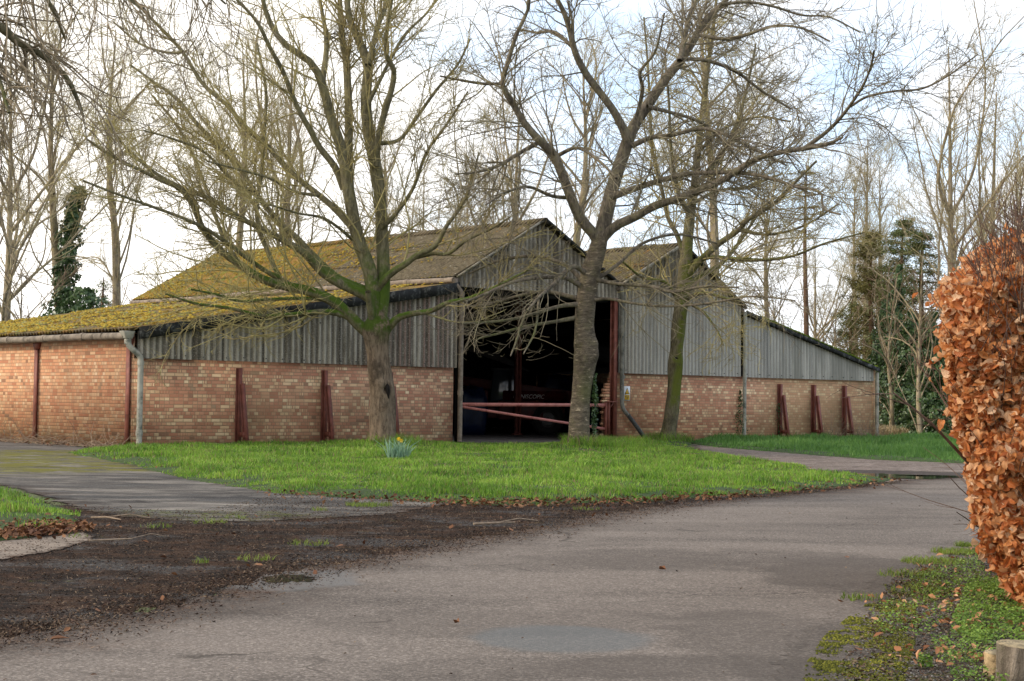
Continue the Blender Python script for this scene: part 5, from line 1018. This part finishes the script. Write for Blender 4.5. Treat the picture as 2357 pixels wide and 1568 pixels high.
# pines: trunk, whorled branches, needle sprays
M['needle'] = m_leaf('pine needles', [(.06, .08, .035), (.11, .135, .05), (.17, .19, .07), (.23, .24, .10)], .1, .7, .15)
M['needleb'] = m_leaf('bronzed conifer sprays', [(.10, .10, .035), (.18, .16, .055), (.27, .23, .08)], .1, .7, .15)
M['pinebark'] = m_bark('reddish pine bark', (.09, .05, .032), (.2, .115, .075), (.2, .15, .07), (.06, .08, .02), None, False, .3)
def conifer(x, Y, H, z0, wd, label, seed, n=13000, m=None, droop=-.06, name='pine_tree', grp='evergreens by the far grass', nsz=.15):
    g = np.random.default_rng(seed); c = P(x, 900, Y); c[2] = 0; root = empty(name, c, 0, label, 'tree', grp)
    tp, tr_ = resample([(0, 0, -.2), (.1, 0, H*.3), (.0, .1, H*.7), (.05, 0, H)], [.17, .14, .09, .02], 24); nb = 90
    t = z0+(1-z0)*g.random(nb)**.9; i = (t*23).astype(int); az = g.uniform(0, 6.283, nb); prof = np.clip(np.sin(np.pi*np.clip((t-z0)/(1-z0), 0, 1)*.8+.45), .2, 1); ln = wd*prof*g.uniform(.5, 1.15, nb)
    bp, br = grow(tp[i], np.stack([np.cos(az), np.sin(az), .15+0*az], 1), ln, np.full(nb, .025), 8, .07, droop, .3, g)
    treemesh('trunk', [(tp[None], tr_[None], 10), (bp, br, 4)], M['pinebark'], root)
    j = g.integers(0, nb, n); s = .25+.75*g.random(n); q = s*7; a = np.minimum(q.astype(int), 6); f = (q-a)[:, None]; cc = bp[j, a]*(1-f)+bp[j, a+1]*f+g.normal(0, 1, (n, 3))*np.array([.16, .16, .09])
    cards('crown', cc, g.uniform(.6, 1.4, n)*nsz, m or M['needle'], .8, .2, .1).parent = root
    return root
conifer(2003, 74, 9.2, .12, 1.7, 'bronzed rounded conifer, tallest of the evergreens', 31, 20000, M['needleb'], .03, 'conifer_tree')
conifer(2075, 72, 9.6, .2, 1.9, 'green conifer behind the ivy columns', 32, 17000, M['needle'], 0, 'conifer_tree')
conifer(1958, 78, 6.2, .12, 1.6, 'low pine with drooping branches over the lean-to end', 33, 8000); conifer(2120, 66, 8.4, .3, 1.6, 'dark pine right of the ivy columns', 34, 12000); conifer(1851, 82, 13.5, .75, 1.6, 'thin reddish pine trunk standing alone against the white sky', 35, 700)
conifer(2040, 80, 7.4, .1, 1.7, 'pine filling the gap behind the barn corner', 36, 9000); conifer(230, 70, 6.2, .25, 1.3, 'ragged conifer drooping behind the pale forked trunk', 37, 2600, None, -.12); conifer(208, 72, 5.6, .3, 1.3, 'second ragged conifer left of the forked trunk', 38, 2000, None, -.12)
# undergrowth beyond the far grass, and a low woodland edge further off
M['under'] = m_leaf('bramble undergrowth', [(.035, .045, .015), (.07, .07, .025), (.13, .10, .05), (.2, .15, .09)], .15, .7, .2)
n = 16000; x = rng.uniform(1995, 2420, n); yd = rng.uniform(62, 69, n); cc = np.array([P(a, 900, b) for a, b in zip(x, yd)]); cc[:, 2] = rng.random(n)**1.8*(1.1+.5*np.sin(x*.06)); tag(cards('undergrowth', cc, rng.uniform(.06, .2, n), M['under'], .9, .5), kind='stuff')
n = 3500; x = rng.uniform(2012, 2230, n); yd = rng.uniform(58.5, 62, n); cc = np.array([P(a, 900, b)[:2] for a, b in zip(x, yd)]); tag(blades('dry_grass', cc, np.zeros(n), rng.uniform(.12, .4, n), rng.uniform(.02, .04, n), M['dryblade'], .6), kind='stuff')
pp = tuft_pts(TREE2+np.array([.2, -.18, 0]), .22, 110); tag(blades('dead_grass_tuft', pp, np.full(len(pp), .1), rng.uniform(.2, .42, len(pp)), rng.uniform(.005, .009, len(pp)), M['dryblade'], .75), kind='stuff')
pp = strip([(295, 1033), (150, 1025), (-60, 1014)], .12, 1500); pp2 = np.column_stack([pp, rng.uniform(.02, .12, len(pp))])
M['bramble'] = m_twig('dead bramble stems', [(.16, .1, .07), (.28, .2, .14), (.4, .3, .21)])
n = 260; st = np.column_stack([strip([(280, 1031), (150, 1025), (-60, 1014)], .18, n), np.full(n, .02)]); d = rng.normal(size=(n, 3)); d[:, 2] = np.abs(d[:, 2])*.35+.12; a, b = grow(st, d, rng.uniform(.25, .8, n), np.full(n, .006), 9, .1, -.09, .6)
o = treemesh('dead_bramble', [(a, b, 4)], M['bramble'], None); tag(o, kind='stuff')
# scrub bushes at the foot of the right wall (dead stems)
for uu, nn, lab in ((25.4, 90, 'dead brambles at the far end of the right wall'), (23.7, 40, 'a few dead stems between the last two braces')):
    st = np.array([B(uu+rng.normal(0, .5 if uu > 25 else .25), -.25-abs(rng.normal(0, .15)), 0) for _ in range(nn)]); d = rng.normal(size=(nn, 3))*.5; d[:, 2] = 1.
    a, b = grow(st, d, rng.uniform(.3, 1.0, nn), np.full(nn, .005), 8, .12, -.06, .5); tag(treemesh('bramble_creeper', [(a, b, 4)], M['bramble'], None), lab, 'bramble')
# far tree line
M['far'] = m_twig('distant wood', [(.10, .085, .07), (.16, .135, .11), (.2, .18, .14)])
n = 5000; st = np.column_stack([rng.uniform(-260, 300, n), rng.uniform(170, 260, n), np.zeros(n)]); d = np.column_stack([rng.normal(0, .15, n), rng.normal(0, .15, n), np.ones(n)]); a, b = grow(st, d, rng.uniform(3, 9, n), rng.uniform(.05, .14, n), 5, .1, 0, .2)
s2, d2, l2, r2 = spawn(a, b, .9, (.3, .9), (1., 3.), (.4, .6)); a2, b2 = grow(s2, d2, l2, np.maximum(r2, .035), 4, .12, .05, .4)
tag(treemesh('distant_woods', [(a, b, 3), (a2, b2, 3)], M['far'], None, False), kind='stuff')
# ------------------------------------------------------------------ beech hedge
def m_beech():
    m, nt = mat('dry beech leaves'); r = nt.island(); at = nt.node('ShaderNodeAttribute', attribute_name='lu').outputs['Fac']; aw = nt.attr('lv')
    c = nt.ramp(nt.add(nt.mul(r, .7), nt.mul(nt.noise(nt.obj(), 3., 3), .3)), [(.1, (.28, .065, .016)), (.3, (.60, .18, .045)), (.5, (.80, .34, .11)), (.7, (.92, .54, .28)), (1., (.97, .78, .58))])
    rib = nt.m('SINE', nt.mul(nt.add(at, nt.mul(nt.m('ABSOLUTE', aw), -.35)), 46.)); mid = nt.sstep(nt.m('ABSOLUTE', aw), .07, .02)
    c = nt.mix(nt.mul(nt.sstep(rib, .3, 1.), .35), c, (.25, .08, .025)); c = nt.mix(nt.mul(mid, .5), c, (.7, .45, .25))
    h = nt.add(nt.mul(rib, .5), mid); finish(nt, c, .42, nt.bump(h, .7, .004), .4, trans=.3); return m
M['beech'] = m_beech()
HX = 2.42; HD = 9.0
hedge = empty('beech_hedge', (4., 9.6, 0), 0, 'clipped beech hedge with dry orange-brown leaves filling the right edge', 'hedge')
def leaf_cloud(c, size, nd, m, name, parent):
    n = len(c); U = np.array([0, .12, .3, .5, .7, .87, 1.]); W = np.array([-1, -.5, 0, .5, 1.]); hw = np.array([.04, .5, .86, 1., .82, .45, .04])*.36
    nz = nrm(nd+rng.normal(0, .75, (n, 3))); a = nrm(np.cross(nz, rng.normal(size=(n, 3)))-np.array([0, 0, .35])); a = nrm(a-(a*nz).sum(1, keepdims=True)*nz); b = np.cross(nz, a); s = size[:, None, None, None]
    cup = rng.normal(.15, .6, n)[:, None, None]; curl = rng.normal(-.2, .8, n)[:, None, None]; wv = rng.uniform(.03, .11, n)[:, None, None]; ph = rng.uniform(0, 6.28, n)[:, None, None]
    uu, ww = np.meshgrid(U, W, indexing='ij'); x = (uu-.5)[None]; y = (ww*hw[:, None])[None]; z = cup*np.abs(ww)**1.5*hw[:, None]*1.2+curl*(uu-.3)**2+wv*np.sin(ph+uu*16+ww*1.3)*np.abs(ww); tw = rng.normal(0, .5, n)[:, None, None]; z = z+tw*(uu-.5)*y
    v = c[:, None, None]+s*(a[:, None, None]*(x+0*z)[..., None]+b[:, None, None]*(y*(1-.25*np.abs(cup))+0*z)[..., None]+nz[:, None, None]*z[..., None])
    ng = 7*5; i = (np.arange(n)*ng)[:, None, None]; r_, q_ = np.meshgrid(np.arange(6), np.arange(4), indexing='ij'); o = (r_*5+q_)[None]; f = np.stack([i+o, i+o+5, i+o+6, i+o+1], -1).reshape(-1, 4)
    return meshobj(name, v.reshape(-1, 3), [f], m, parent, True, {'lu': np.broadcast_to(uu[None], (n, 7, 5)).ravel(), 'lv': np.broadcast_to(ww[None], (n, 7, 5)).ravel()})
def hedge_left(z):      # left boundary of the hedge body against height
    return np.interp(z, [0, .12, .3, .7, 1.1, 1.5, 1.7, 1.8, 1.93, 2.05, 2.14], [2.70, 2.64, 2.56, 2.50, 2.43, 2.36, 2.44, 2.52, 2.68, 2.82, 2.98])
n = 46000; z = rng.uniform(.02, 2.13, n); face = rng.random(n); x = hedge_left(z)+np.abs(rng.normal(0, 1, n))*.0; xr = 5.2
xs_ = np.where(face < .72, rng.uniform(0, 1, n), 0); X = hedge_left(z)+xs_*(xr-hedge_left(z)); X = np.where((face < .5), hedge_left(z)+rng.random(n)*.75, X)
Yf = 8.6+.05*np.sin(z*5)+.06*np.sin(X*7); Yy = np.where(face < .72, Yf+np.abs(rng.normal(0, .17, n)), Yf+rng.random(n)**1.3*1.9); rnd = np.clip((hedge_left(z)+.25-X)/.25, 0, 1); Yy = Yy+rnd**2*.22
X = X+rng.normal(0, .03, n)+np.clip(Yy-8.65, 0, 3)*.32+.0; top = z > 1.75; Yy = np.where(top, Yy+rng.random(n)*1.0, Yy)
c_ = 0; Yy = Yy-.42*np.clip((.6-z)/.6, 0, 1)*np.clip((X-2.5)/.25, 0, 1); bb = fbm(np.stack([X*5, z*5], 1), 1., 2); Yy = Yy+(bb-.5)*.35; tooth = fbm(np.stack([z*2.2, Yy], 1), 2., 1); X = X+(tooth-.5)*.16*(xs_ < .1)
nd = np.where((face < .72)[:, None], np.array([[-.25, -1., .25]]), np.array([[-1., -.25, .25]])); nd = nd+top[:, None]*np.array([[0, 0, .8]])
c = np.column_stack([X, Yy, z]) - np.array([4., 9.6, 0])
leaf_cloud(c, rng.uniform(.032, .068, n), nd, M['beech'], 'leaves', hedge)
n = 10000; z = rng.uniform(1.5, 2.1, n); X = hedge_left(z)+.10+rng.random(n)*1.3; Yy = 8.65+np.abs(rng.normal(0, .2, n))+np.clip(z-1.8, 0, 1)*.5; X = X+np.clip(Yy-8.65, 0, 3)*.3; leaf_cloud(np.column_stack([X, Yy, z])-np.array([4., 9.6, 0]), rng.uniform(.04, .075, n), np.tile([[-.3, -.8, .5]], (n, 1)), M['beech'], 'upper_leaves', hedge)
# strays among the bare shoots
n = 260; z = rng.uniform(1.75, 2.2, n); X = 2.6+rng.random(n)*.9+np.clip(z-1.85, 0, 1)*.8; c = np.column_stack([X, 8.7+rng.random(n)*.8, z])-np.array([4., 9.6, 0]); leaf_cloud(c, rng.uniform(.04, .07, n), np.tile([[-.3, -.8, .3]], (n, 1)), M['beech'], 'stray_leaves', hedge)
n = 26; z = rng.uniform(.9, 1.75, n); c = np.column_stack([hedge_left(z)-rng.random(n)*.13, 8.9+rng.random(n)*.5, z])-np.array([4., 9.6, 0])+np.array([.12, 0, 0]); leaf_cloud(c, rng.uniform(.04, .06, n), np.tile([[-.8, -.6, .1]], (n, 1)), M['beech'], 'stray_leaves', hedge)
M['hedgetwig'] = m_twig('beech shoots', [(.05, .03, .024), (.10, .06, .045), (.17, .11, .085), (.24, .16, .12)])
# dark heart of the hedge, main stems and shoots
n = 240; st = np.column_stack([rng.uniform(3.0, 5.1, n), rng.uniform(8.9, 9.7, n), np.zeros(n)])-np.array([4., 9.6, 0]); d = np.column_stack([rng.normal(-.06, .22, n), rng.normal(-.1, .2, n), np.ones(n)]); a, b = grow(st, d, rng.uniform(1.5, 2.05, n), rng.uniform(.008, .02, n), 12, .05, .02, .25)
s1_, d1_, l1_, r1_ = spawn(a, b, 6., (.3, .9), (.25, .75), (.3, .5), .15, .006); a1, b1 = grow(s1_, d1_, l1_, np.maximum(r1_, .003), 7, .08, .05, .4)
s2_, d2_, l2_, r2_ = spawn(a1, b1, 3.5, (.3, .9), (.08, .3), (.5, .7), .15); a2, b2 = grow(s2_, d2_, l2_, np.maximum(r2_, .0016), 5, .08, .05, .4)
n = 750; z = rng.uniform(.3, 1.95, n); st = np.column_stack([hedge_left(z)+.1+rng.random(n)*1.2, 8.62+rng.random(n)*.3, z])-np.array([4., 9.6, 0]); d = np.column_stack([rng.normal(-.12, .3, n), rng.normal(-.3, .3, n), 1.+0*z]); a3, b3 = grow(st, d, rng.uniform(.25, .6, n), np.full(n, .0036), 7, .07, .03, .35)
n = 620; z = rng.uniform(1.5, 2.1, n); st = np.column_stack([hedge_left(z)+.25+rng.random(n)*1.1, 8.8+rng.random(n)*.5, z])-np.array([4., 9.6, 0]); d = np.column_stack([rng.normal(-.35, .3, n), rng.normal(0, .25, n), 1.+0*z]); a4, b4 = grow(st, d, rng.uniform(.25, .62, n), np.full(n, .0038), 8, .06, .02, .35)
s5, d5, l5, r5 = spawn(a4, b4, 5., (.3, .8), (.06, .22), (.5, .7), .2); a5, b5 = grow(s5, d5, l5, np.maximum(r5, .0017), 5, .07, .05, .4)
treemesh('stems', [(a, b, 7), (a1, b1, 5), (a2, b2, 3), (a3, b3, 5), (a4, b4, 5), (a5, b5, 3)], M['hedgetwig'], hedge)
# ------------------------------------------------------------------ logs, ground plants on the verge
M['logbark'] = m_bark('flaky log bark', (.10, .08, .06), (.32, .26, .2), (.2, .2, .1), (.06, .08, .02), None, False, .2); 
def m_cut():
    m, nt = mat('sawn log end'); x, y, z = nt.xyz(nt.obj()); r = nt.m('SQRT', nt.add(nt.mul(x, x), nt.mul(y, y))); n = nt.noise(nt.obj(), 14, 5, .7)
    ring = nt.m('SINE', nt.add(nt.mul(r, 520.), nt.mul(n, 8.))); c = nt.mix(nt.sstep(n, .35, .65), (.16, .13, .08), (.42, .33, .2)); c = nt.mix(nt.mul(nt.sstep(ring, 0, 1), .3), c, (.06, .05, .03)); finish(nt, c, .85, nt.bump(nt.add(ring, n), .4, .004)); return m
M['cut'] = m_cut(); M['logside'] = m_plain('stripped log side', (.46, .33, .18), .8, .35, 14, .5, dirt=(.14, .1, .05))
def log(x, yt, r, label, m, Y, tilt):
    t = P(x, yt, Y); h = t[2]; root = empty('cut_log', (t[0], t[1], 0), 0, label, 'log', 'cut logs standing at the verge'); root.rotation_euler = tilt
    k = 40; th = np.arange(k)*2*np.pi/k; V = []; rs = np.random.default_rng(int(x)); rad = r*(1+.05*np.sin(2*th+1)+.04*np.sin(3*th)); rad2 = rad
    zs = np.linspace(-.05, h, 14)
    for z in zs: V.append(np.stack([np.cos(th)*rad*(1+.02*np.sin(9*z*4+th*3))+rs.normal(0, .0015, k), np.sin(th)*rad+rs.normal(0, .0015, k), np.full(k, z)], 1))
    V = np.array(V); i = (np.arange(13)*k)[:, None]; a = np.arange(k)[None]; f = np.stack([i+a, i+(a+1) % k, i+k+(a+1) % k, i+k+a], -1).reshape(-1, 4); meshobj('log_side', V.reshape(-1, 3), [f], m, root, True)
    top = np.vstack([V[-1]*np.array([.97, .97, 1])+np.array([0, 0, .003]), V[-1]*np.array([.5, .5, 1])+np.array([0, 0, .006]), [[0, 0, h+.006]]]); a = np.arange(k); f1 = np.stack([a, (a+1) % k, k+(a+1) % k, k+a], 1); f2 = np.stack([k+a, k+(a+1) % k, np.full(k, 2*k)], 1)
    rim = np.vstack([V[-1], top]); meshobj('cut_face', rim, [np.vstack([f1+k, np.stack([a, (a+1) % k, k+(a+1) % k, k+a], 1)]), f2+k], M['cut'], root)
log(2343, 1482, .083, 'thick upright cut log with flaky pale bark at the lower right corner', M['logbark'], 6.35, (.06, .03, 0)); log(2291, 1501, .046, 'smaller stripped log leaning beside the thick cut log', M['logside'], 6.55, (.1, .02, 0))
M['chick'] = m_leaf('chickweed leaves', [(.06, .11, .02), (.12, .21, .035), (.20, .31, .05), (.30, .40, .08)], .35, .5, .25)
cw = np.vstack([rand_in(gpoly([(2225, 1360), (2300, 1350), (2420, 1420), (2420, 1520), (2300, 1480), (2240, 1500), (2190, 1460), (2210, 1400)]), 9000), rand_in(gpoly([(2140, 1500), (2230, 1450), (2310, 1490), (2320, 1600), (2200, 1590)]), 1500), rand_in(gpoly([(2080, 1350), (2250, 1290), (2290, 1370), (2150, 1400)]), 1800), rand_in(gpoly([(2000, 1420), (2120, 1380), (2200, 1420), (2140, 1480), (2020, 1470)]), 900), tuft_pts(G(2130, 1548), .03, 160)])
cw = cw[fbm(cw, 7., 1)+rng.normal(0, .07, len(cw)) > .4]
n = len(cw); tag(cards('ground_leaves', np.column_stack([cw, .025+rng.random(n)*.05]), rng.uniform(.007, .019, n), M['chick'], .5, .8), kind='stuff')
M['beechfall'] = m_leaf('fallen beech leaves', [(.14, .05, .02), (.3, .12, .045), (.5, .25, .12), (.62, .4, .26)], .15, .6, .3)
fl = np.vstack([tuft_pts(G(2210, 1450), .35, 60), tuft_pts(G(2180, 1530), .22, 50), tuft_pts(G(2260, 1380), .3, 30), tuft_pts(G(2150, 1400), .4, 40), rand_in(gpoly([(2050, 1330), (2300, 1250), (2350, 1560), (1950, 1560)]), 60)]); n = len(fl)
tag(cards('fallen_beech_leaves', np.column_stack([fl, .03+rng.random(n)*.03]), rng.uniform(.02, .055, n), M['beechfall'], .6, .55), kind='stuff')
mp = np.vstack([rand_in(gpoly([(1900, 1470), (1990, 1400), (2080, 1380), (2120, 1430), (2080, 1600), (1830, 1610), (1860, 1530)]), 16000), rand_in(gpoly([(2030, 1350), (2160, 1310), (2200, 1370), (2080, 1420)]), 3500)])
mp = mp[(fbm(mp, 4., 1)+fbm(mp, 13., 2))/2+rng.normal(0, .05, len(mp)) > .47+.12*np.clip(1-sdist(mp, VERGE)/.45, -.2, 1)]; n = len(mp)
tag(lumps('moss_cushions', np.column_stack([mp, np.full(n, .018)]), rng.uniform(.002, .008, n), M['mossv'], .7), kind='stuff')
sp_ = rand_in(gpoly([(2060, 1330), (2300, 1240), (2357, 1640), (1880, 1640), (1990, 1430)]), 9000); n = len(sp_)
M['stones'] = m_leaf('small stones', [(.03, .028, .026), (.07, .062, .055), (.12, .11, .10), (.26, .24, .21)], 0., .8, .3)
tag(lumps('gravel_stones', np.column_stack([sp_, np.full(n, .018)]), rng.uniform(.002, .007, n), M['stones'], .6), kind='stuff')
tag(cards('verge_crumbs', np.column_stack([sp_[:5000]+.01, np.full(5000, .024)]), rng.uniform(.008, .03, 5000), M['chips'], .5, .35), kind='stuff')
# daffodils
M['dafleaf'] = m_leaf('daffodil leaves', [(.14, .25, .16), (.24, .38, .25), (.36, .48, .34)], .25, .45, .3); M['dafyel'] = m_plain('daffodil yellow', (.75, .5, .02), .6, .1, 10, 0)
def daffodil(x, y, r, n, hh, label, flowers):
    c = G(x, y); root = empty('daffodil_clump', (c[0], c[1], mound(c[None, :2])[0]), 0, label, 'daffodils'); p = tuft_pts((0, 0), r, n); o = blades('leaves', p, np.zeros(n), rng.uniform(.6, 1.1, n)*hh, rng.uniform(.018, .03, n), M['dafleaf'], .5); o.parent = root
    for fx, fz in flowers:
        mb = MB(); mb.tube([(fx*.4, 0, .05), (fx*.8, -.02, fz*.7), (fx, -.04, fz)], .004, 6); q = np.array([fx, -.05, fz])
        mb.build('stem', M['dafleaf'], root, True); mb = MB()
        mb.tube([q, q+np.array([.01, -.03, -.005])], [.012, .018], 8)
        for a in range(6):
            t = a*math.pi/3; u = np.array([math.cos(t), 0, math.sin(t)]); v = np.array([-math.sin(t), 0, math.cos(t)]); mb.raw([q, q+u*.02+v*.012, q+u*.042, q+u*.02-v*.012], [(0, 1, 2, 3)])
        mb.build('flower', M['dafyel'], root)
daffodil(915, 1064, .17, 110, .42, 'clump of grey-green daffodil leaves with yellow blooms at the stout trunk', [(.02, .40), (.06, .37)]); daffodil(1398, 1034, .12, 34, .2, 'small flowerless tuft of daffodil leaves near the barrier post', [])
# ------------------------------------------------------------------ inside the barn: telehandler and blue bags
M['tred'] = m_plain('faded red paint', (.075, .009, .007), .5, .2, 4, .1, dirt=(.04, .01, .008)); M['tyre'] = m_plain('tyre rubber', (.018, .017, .016), .85, .3, 12, .4); M['rim'] = m_plain('pale wheel rim', (.09, .088, .082), .5, .15, 8, .2, dirt=(.05, .045, .04)); M['dark'] = m_plain('dark machine parts', (.025, .025, .025), .6, .3, 6)
M['letter'] = m_plain('pale lettering', (.6, .58, .55), .6, .05, 4, 0); M['glass'] = m_plain('cab glass', (.03, .035, .04), .1, .1, 2, 0, .6)
wp = Lc(G(1222, 1001)); tele = empty('telehandler', B(wp[0]-.9, wp[1]+.9, .02), math.radians(2), 'red telehandler parked in the dark barn behind the interior post', 'telehandler')
mb = MB(); mb.box(-1.5, 2.3, -.55, .55, .5, .85); mb.box(.2, 1.6, -.95, -.56, .45, 1.05); mb.build('chassis', M['tred'], tele, False, .03)
mb = MB(); mb.hexa([(-1.6, -.5, .85), (-.1, -.5, .85), (-.1, .1, .85), (-1.6, .1, .85), (-1.5, -.45, 1.25), (-.1, -.48, 1.38), (-.1, .05, 1.38), (-1.5, .05, 1.25)]); mb.build('bonnet', M['tred'], tele, False, .04)
mb = MB(); mb.bar((-1.7, .3, 1.75), (2.6, .0, 1.22), .3, .3); mb.bar((2.4, .02, 1.3), (2.9, .0, .5), .22, .2); mb.build('boom', M['tred'], tele, False, .02)
mb = MB(); mb.box(.35, 2.35, -.62, -.58, 1.06, 1.36); mb.build('side_panel', M['tred'], tele)
mb = MB(); mb.hexa([(-.05, -.6, 1.0), (.85, -.6, 1.0), (.85, .0, 1.0), (-.05, .0, 1.0), (.05, -.55, 2.0), (.8, -.55, 2.0), (.8, -.02, 2.0), (.05, -.02, 2.0)]); mb.build('cab', M['glass'], tele, False, .02)
mb = MB(); mb.box(.0, .85, -.62, .02, 2.0, 2.06); mb.build('cab_roof', M['dark'], tele, False, .01)
mb = MB(); mb.box(2.8, 2.9, -.5, .5, .2, .9); mb.bar((2.9, -.35, .22), (3.8, -.35, .2), .1, .04); mb.bar((2.9, .35, .22), (3.8, .35, .2), .1, .04); mb.build('forks', M['dark'], tele)
for wx in (-1.0, 1.75):
    for wy in (-.8, .8):
        wr = empty('wheel', (wx, wy, .5)); wr.parent = tele; mb = MB(); prof = [(.26, -.15), (.42, -.19), (.49, -.14), (.5, 0), (.49, .14), (.42, .19), (.26, .15)]; k = 36; V = [(r*math.cos(a), y, r*math.sin(a)) for a in [j*2*math.pi/k for j in range(k)] for r, y in prof]
        mb.raw(V, [(i*7+j, ((i+1) % k)*7+j, ((i+1) % k)*7+j+1, i*7+j+1) for i in range(k) for j in range(6)])
        for i in range(24):
            a = i*2*math.pi/24; mb.bar((.505*math.cos(a), -.15, .505*math.sin(a)), (.505*math.cos(a+.12), .15, .505*math.sin(a+.12)), .04, .035, (math.cos(a), 0, math.sin(a)))
        mb.build('tyre', M['tyre'], wr, True); s_ = -1 if wy < 0 else 1; mb = MB(); mb.tube([(0, s_*.05, 0), (0, s_*.12, 0), (0, s_*.16, 0)], [.2, .24, .27], 24, False); mb.tube([(0, s_*.04, 0), (0, s_*.06, 0)], [.22, .2], 24); mb.tube([(0, s_*.06, 0), (0, s_*.13, 0)], [.08, .06], 12); mb.build('rim', M['rim'], wr, True)
mb = MB(); mb.tube([(-1.35, -.5, 1.2), (-1.35, -.62, 1.5)], .012, 6); mb.bar((-1.42, -.63, 1.5), (-1.22, -.63, 1.5), .02, .12); mb.build('mirror', M['rim'], tele)
text('MANISCOPIC', .185, (1.15, -.63, 1.12), M['letter'], tele, sx=.9, shear=.25, ext=.002)
M['blue'] = m_plain('blue plastic sacks', (.003, .009, .035), .4, .4, 3, .6)
def sack(x, y, z, sx_, sy_, sz_, label, seed, group='blue sacks stacked in the barn'):
    g = np.random.default_rng(seed); th, ph = np.meshgrid(np.linspace(0, 2*np.pi, 25)[:-1], np.linspace(-np.pi/2, np.pi/2, 13)); n = lambda a: np.sign(a)*np.abs(a)**.55
    X = n(np.cos(ph))*n(np.cos(th)); Y_ = n(np.cos(ph))*n(np.sin(th)); Z_ = n(np.sin(ph)); w = 1+.07*np.sin(5*th+seed)+.05*np.sin(7*ph+3*th); v = np.stack([X*sx_*w, Y_*sy_*w, Z_*sz_*w+sz_*.9], -1).reshape(-1, 3)
    i, j = np.meshgrid(np.arange(12), np.arange(24), indexing='ij'); f = np.stack([i*24+j, i*24+(j+1) % 24, (i+1)*24+(j+1) % 24, (i+1)*24+j], -1).reshape(-1, 4); o = meshobj('blue_sack', v, [f], M['blue'], None, True); o.location = B(x, y, z); o.rotation_euler = (0, 0, A+seed*.3); return tag(o, label, 'sack', group)
q = frontuv(1275, 915, 9.); 
for k, (du, dz, lab) in enumerate(((-.6, .02, 'lower left blue sack behind the red machine'), (.5, .02, 'lower middle blue sack behind the red machine'), (1.5, .02, 'lower right blue sack, mostly behind the ringed trunk'), (0., .95, 'upper blue sack catching light behind the lettered panel'), (1.05, .95, 'upper right blue sack beside the ringed trunk'))): sack(q[0]+du, 9., dz, .5, .5, .52, lab, k+1)
q = frontuv(1075, 960, 7.); sack(q[0]+.1, 7., .02, .5, .5, .75, 'tall blue sack just inside the left side of the doorway', 9, None)
#@@ENDTREES
#@@CAMERA
# ------------------------------------------------------------------ camera, sky and sun
cd = bpy.data.cameras.new('camera'); cam = bpy.data.objects.new('camera', cd); COL.objects.link(cam); SC.camera = cam
cd.sensor_width = 36; cd.lens = 36*F/2357; cd.clip_end = 3000; cd.clip_start = .05
from mathutils import Matrix
R = Matrix((tuple(CR), tuple(CU), tuple(-fw))).transposed(); cam.matrix_world = Matrix.Translation(E0) @ R.to_4x4()
w = bpy.data.worlds.new('World'); SC.world = w; w.use_nodes = True; w.node_tree.nodes.clear(); nt = NT(w.node_tree)
SUN_EL = math.radians(30); sv = np.array([-.93, -.16]); sv /= np.hypot(*sv)   # horizontal direction towards the sun
sk = nt.node('ShaderNodeTexSky', sky_type='NISHITA', sun_disc=False, sun_elevation=SUN_EL, sun_rotation=math.atan2(sv[0], sv[1]), air_density=1., dust_density=1.5)
dv = nt.node('ShaderNodeTexCoord').outputs['Generated']; sx, sy, sz = nt.xyz(dv)
n1 = nt.noise(nt.vm('MULTIPLY', dv, (1., 1., 2.6)), 2.3, 6, .6, .5)
n2 = nt.noise(nt.vm('MULTIPLY', nt.vm('ADD', dv, (3, 1, .4)), (1., 1., 2.)), 5.2, 5, .6)
left = nt.sstep(sx, .10, -.22); cl = nt.add(nt.add(nt.mul(n1, .8), nt.mul(n2, .35)), nt.mul(left, .14)); low = nt.sstep(sz, .14, .05)
cf = nt.sstep(nt.add(cl, nt.mul(low, .12)), .5, .68)
cf = nt.add(.12, nt.mul(cf, .88))
blue = nt.vm('ADD', nt.vm('MULTIPLY', sk.outputs[0], (.1, .1, .1)), (.5, .67, .90))
cloud = nt.mix(left, (1.16, 1.17, 1.2), (1.42, 1.38, 1.32))
col = nt.mix(cf, blue, cloud)
bg = nt.node('ShaderNodeBackground', {'Strength': 1.14}); nt.link(col, bg.inputs[0]); o = nt.node('ShaderNodeOutputWorld'); nt.L.new(bg.outputs[0], o.inputs[0])
sd = bpy.data.lights.new('sun', 'SUN'); sd.energy = 2.9; sd.angle = math.radians(7); sd.color = (1, .89, .74)
so = bpy.data.objects.new('sun', sd); COL.objects.link(so)
d = Vector((sv[0]*math.cos(SUN_EL), sv[1]*math.cos(SUN_EL), math.sin(SUN_EL))); so.rotation_euler = d.to_track_quat('Z', 'Y').to_euler()
SC.view_settings.view_transform = 'Standard'; SC.view_settings.look = 'None'; SC.view_settings.exposure = 0
SC.cycles.max_bounces = 6; SC.cycles.diffuse_bounces = 3; SC.cycles.transparent_max_bounces = 4; SC.cycles.glossy_bounces = 2
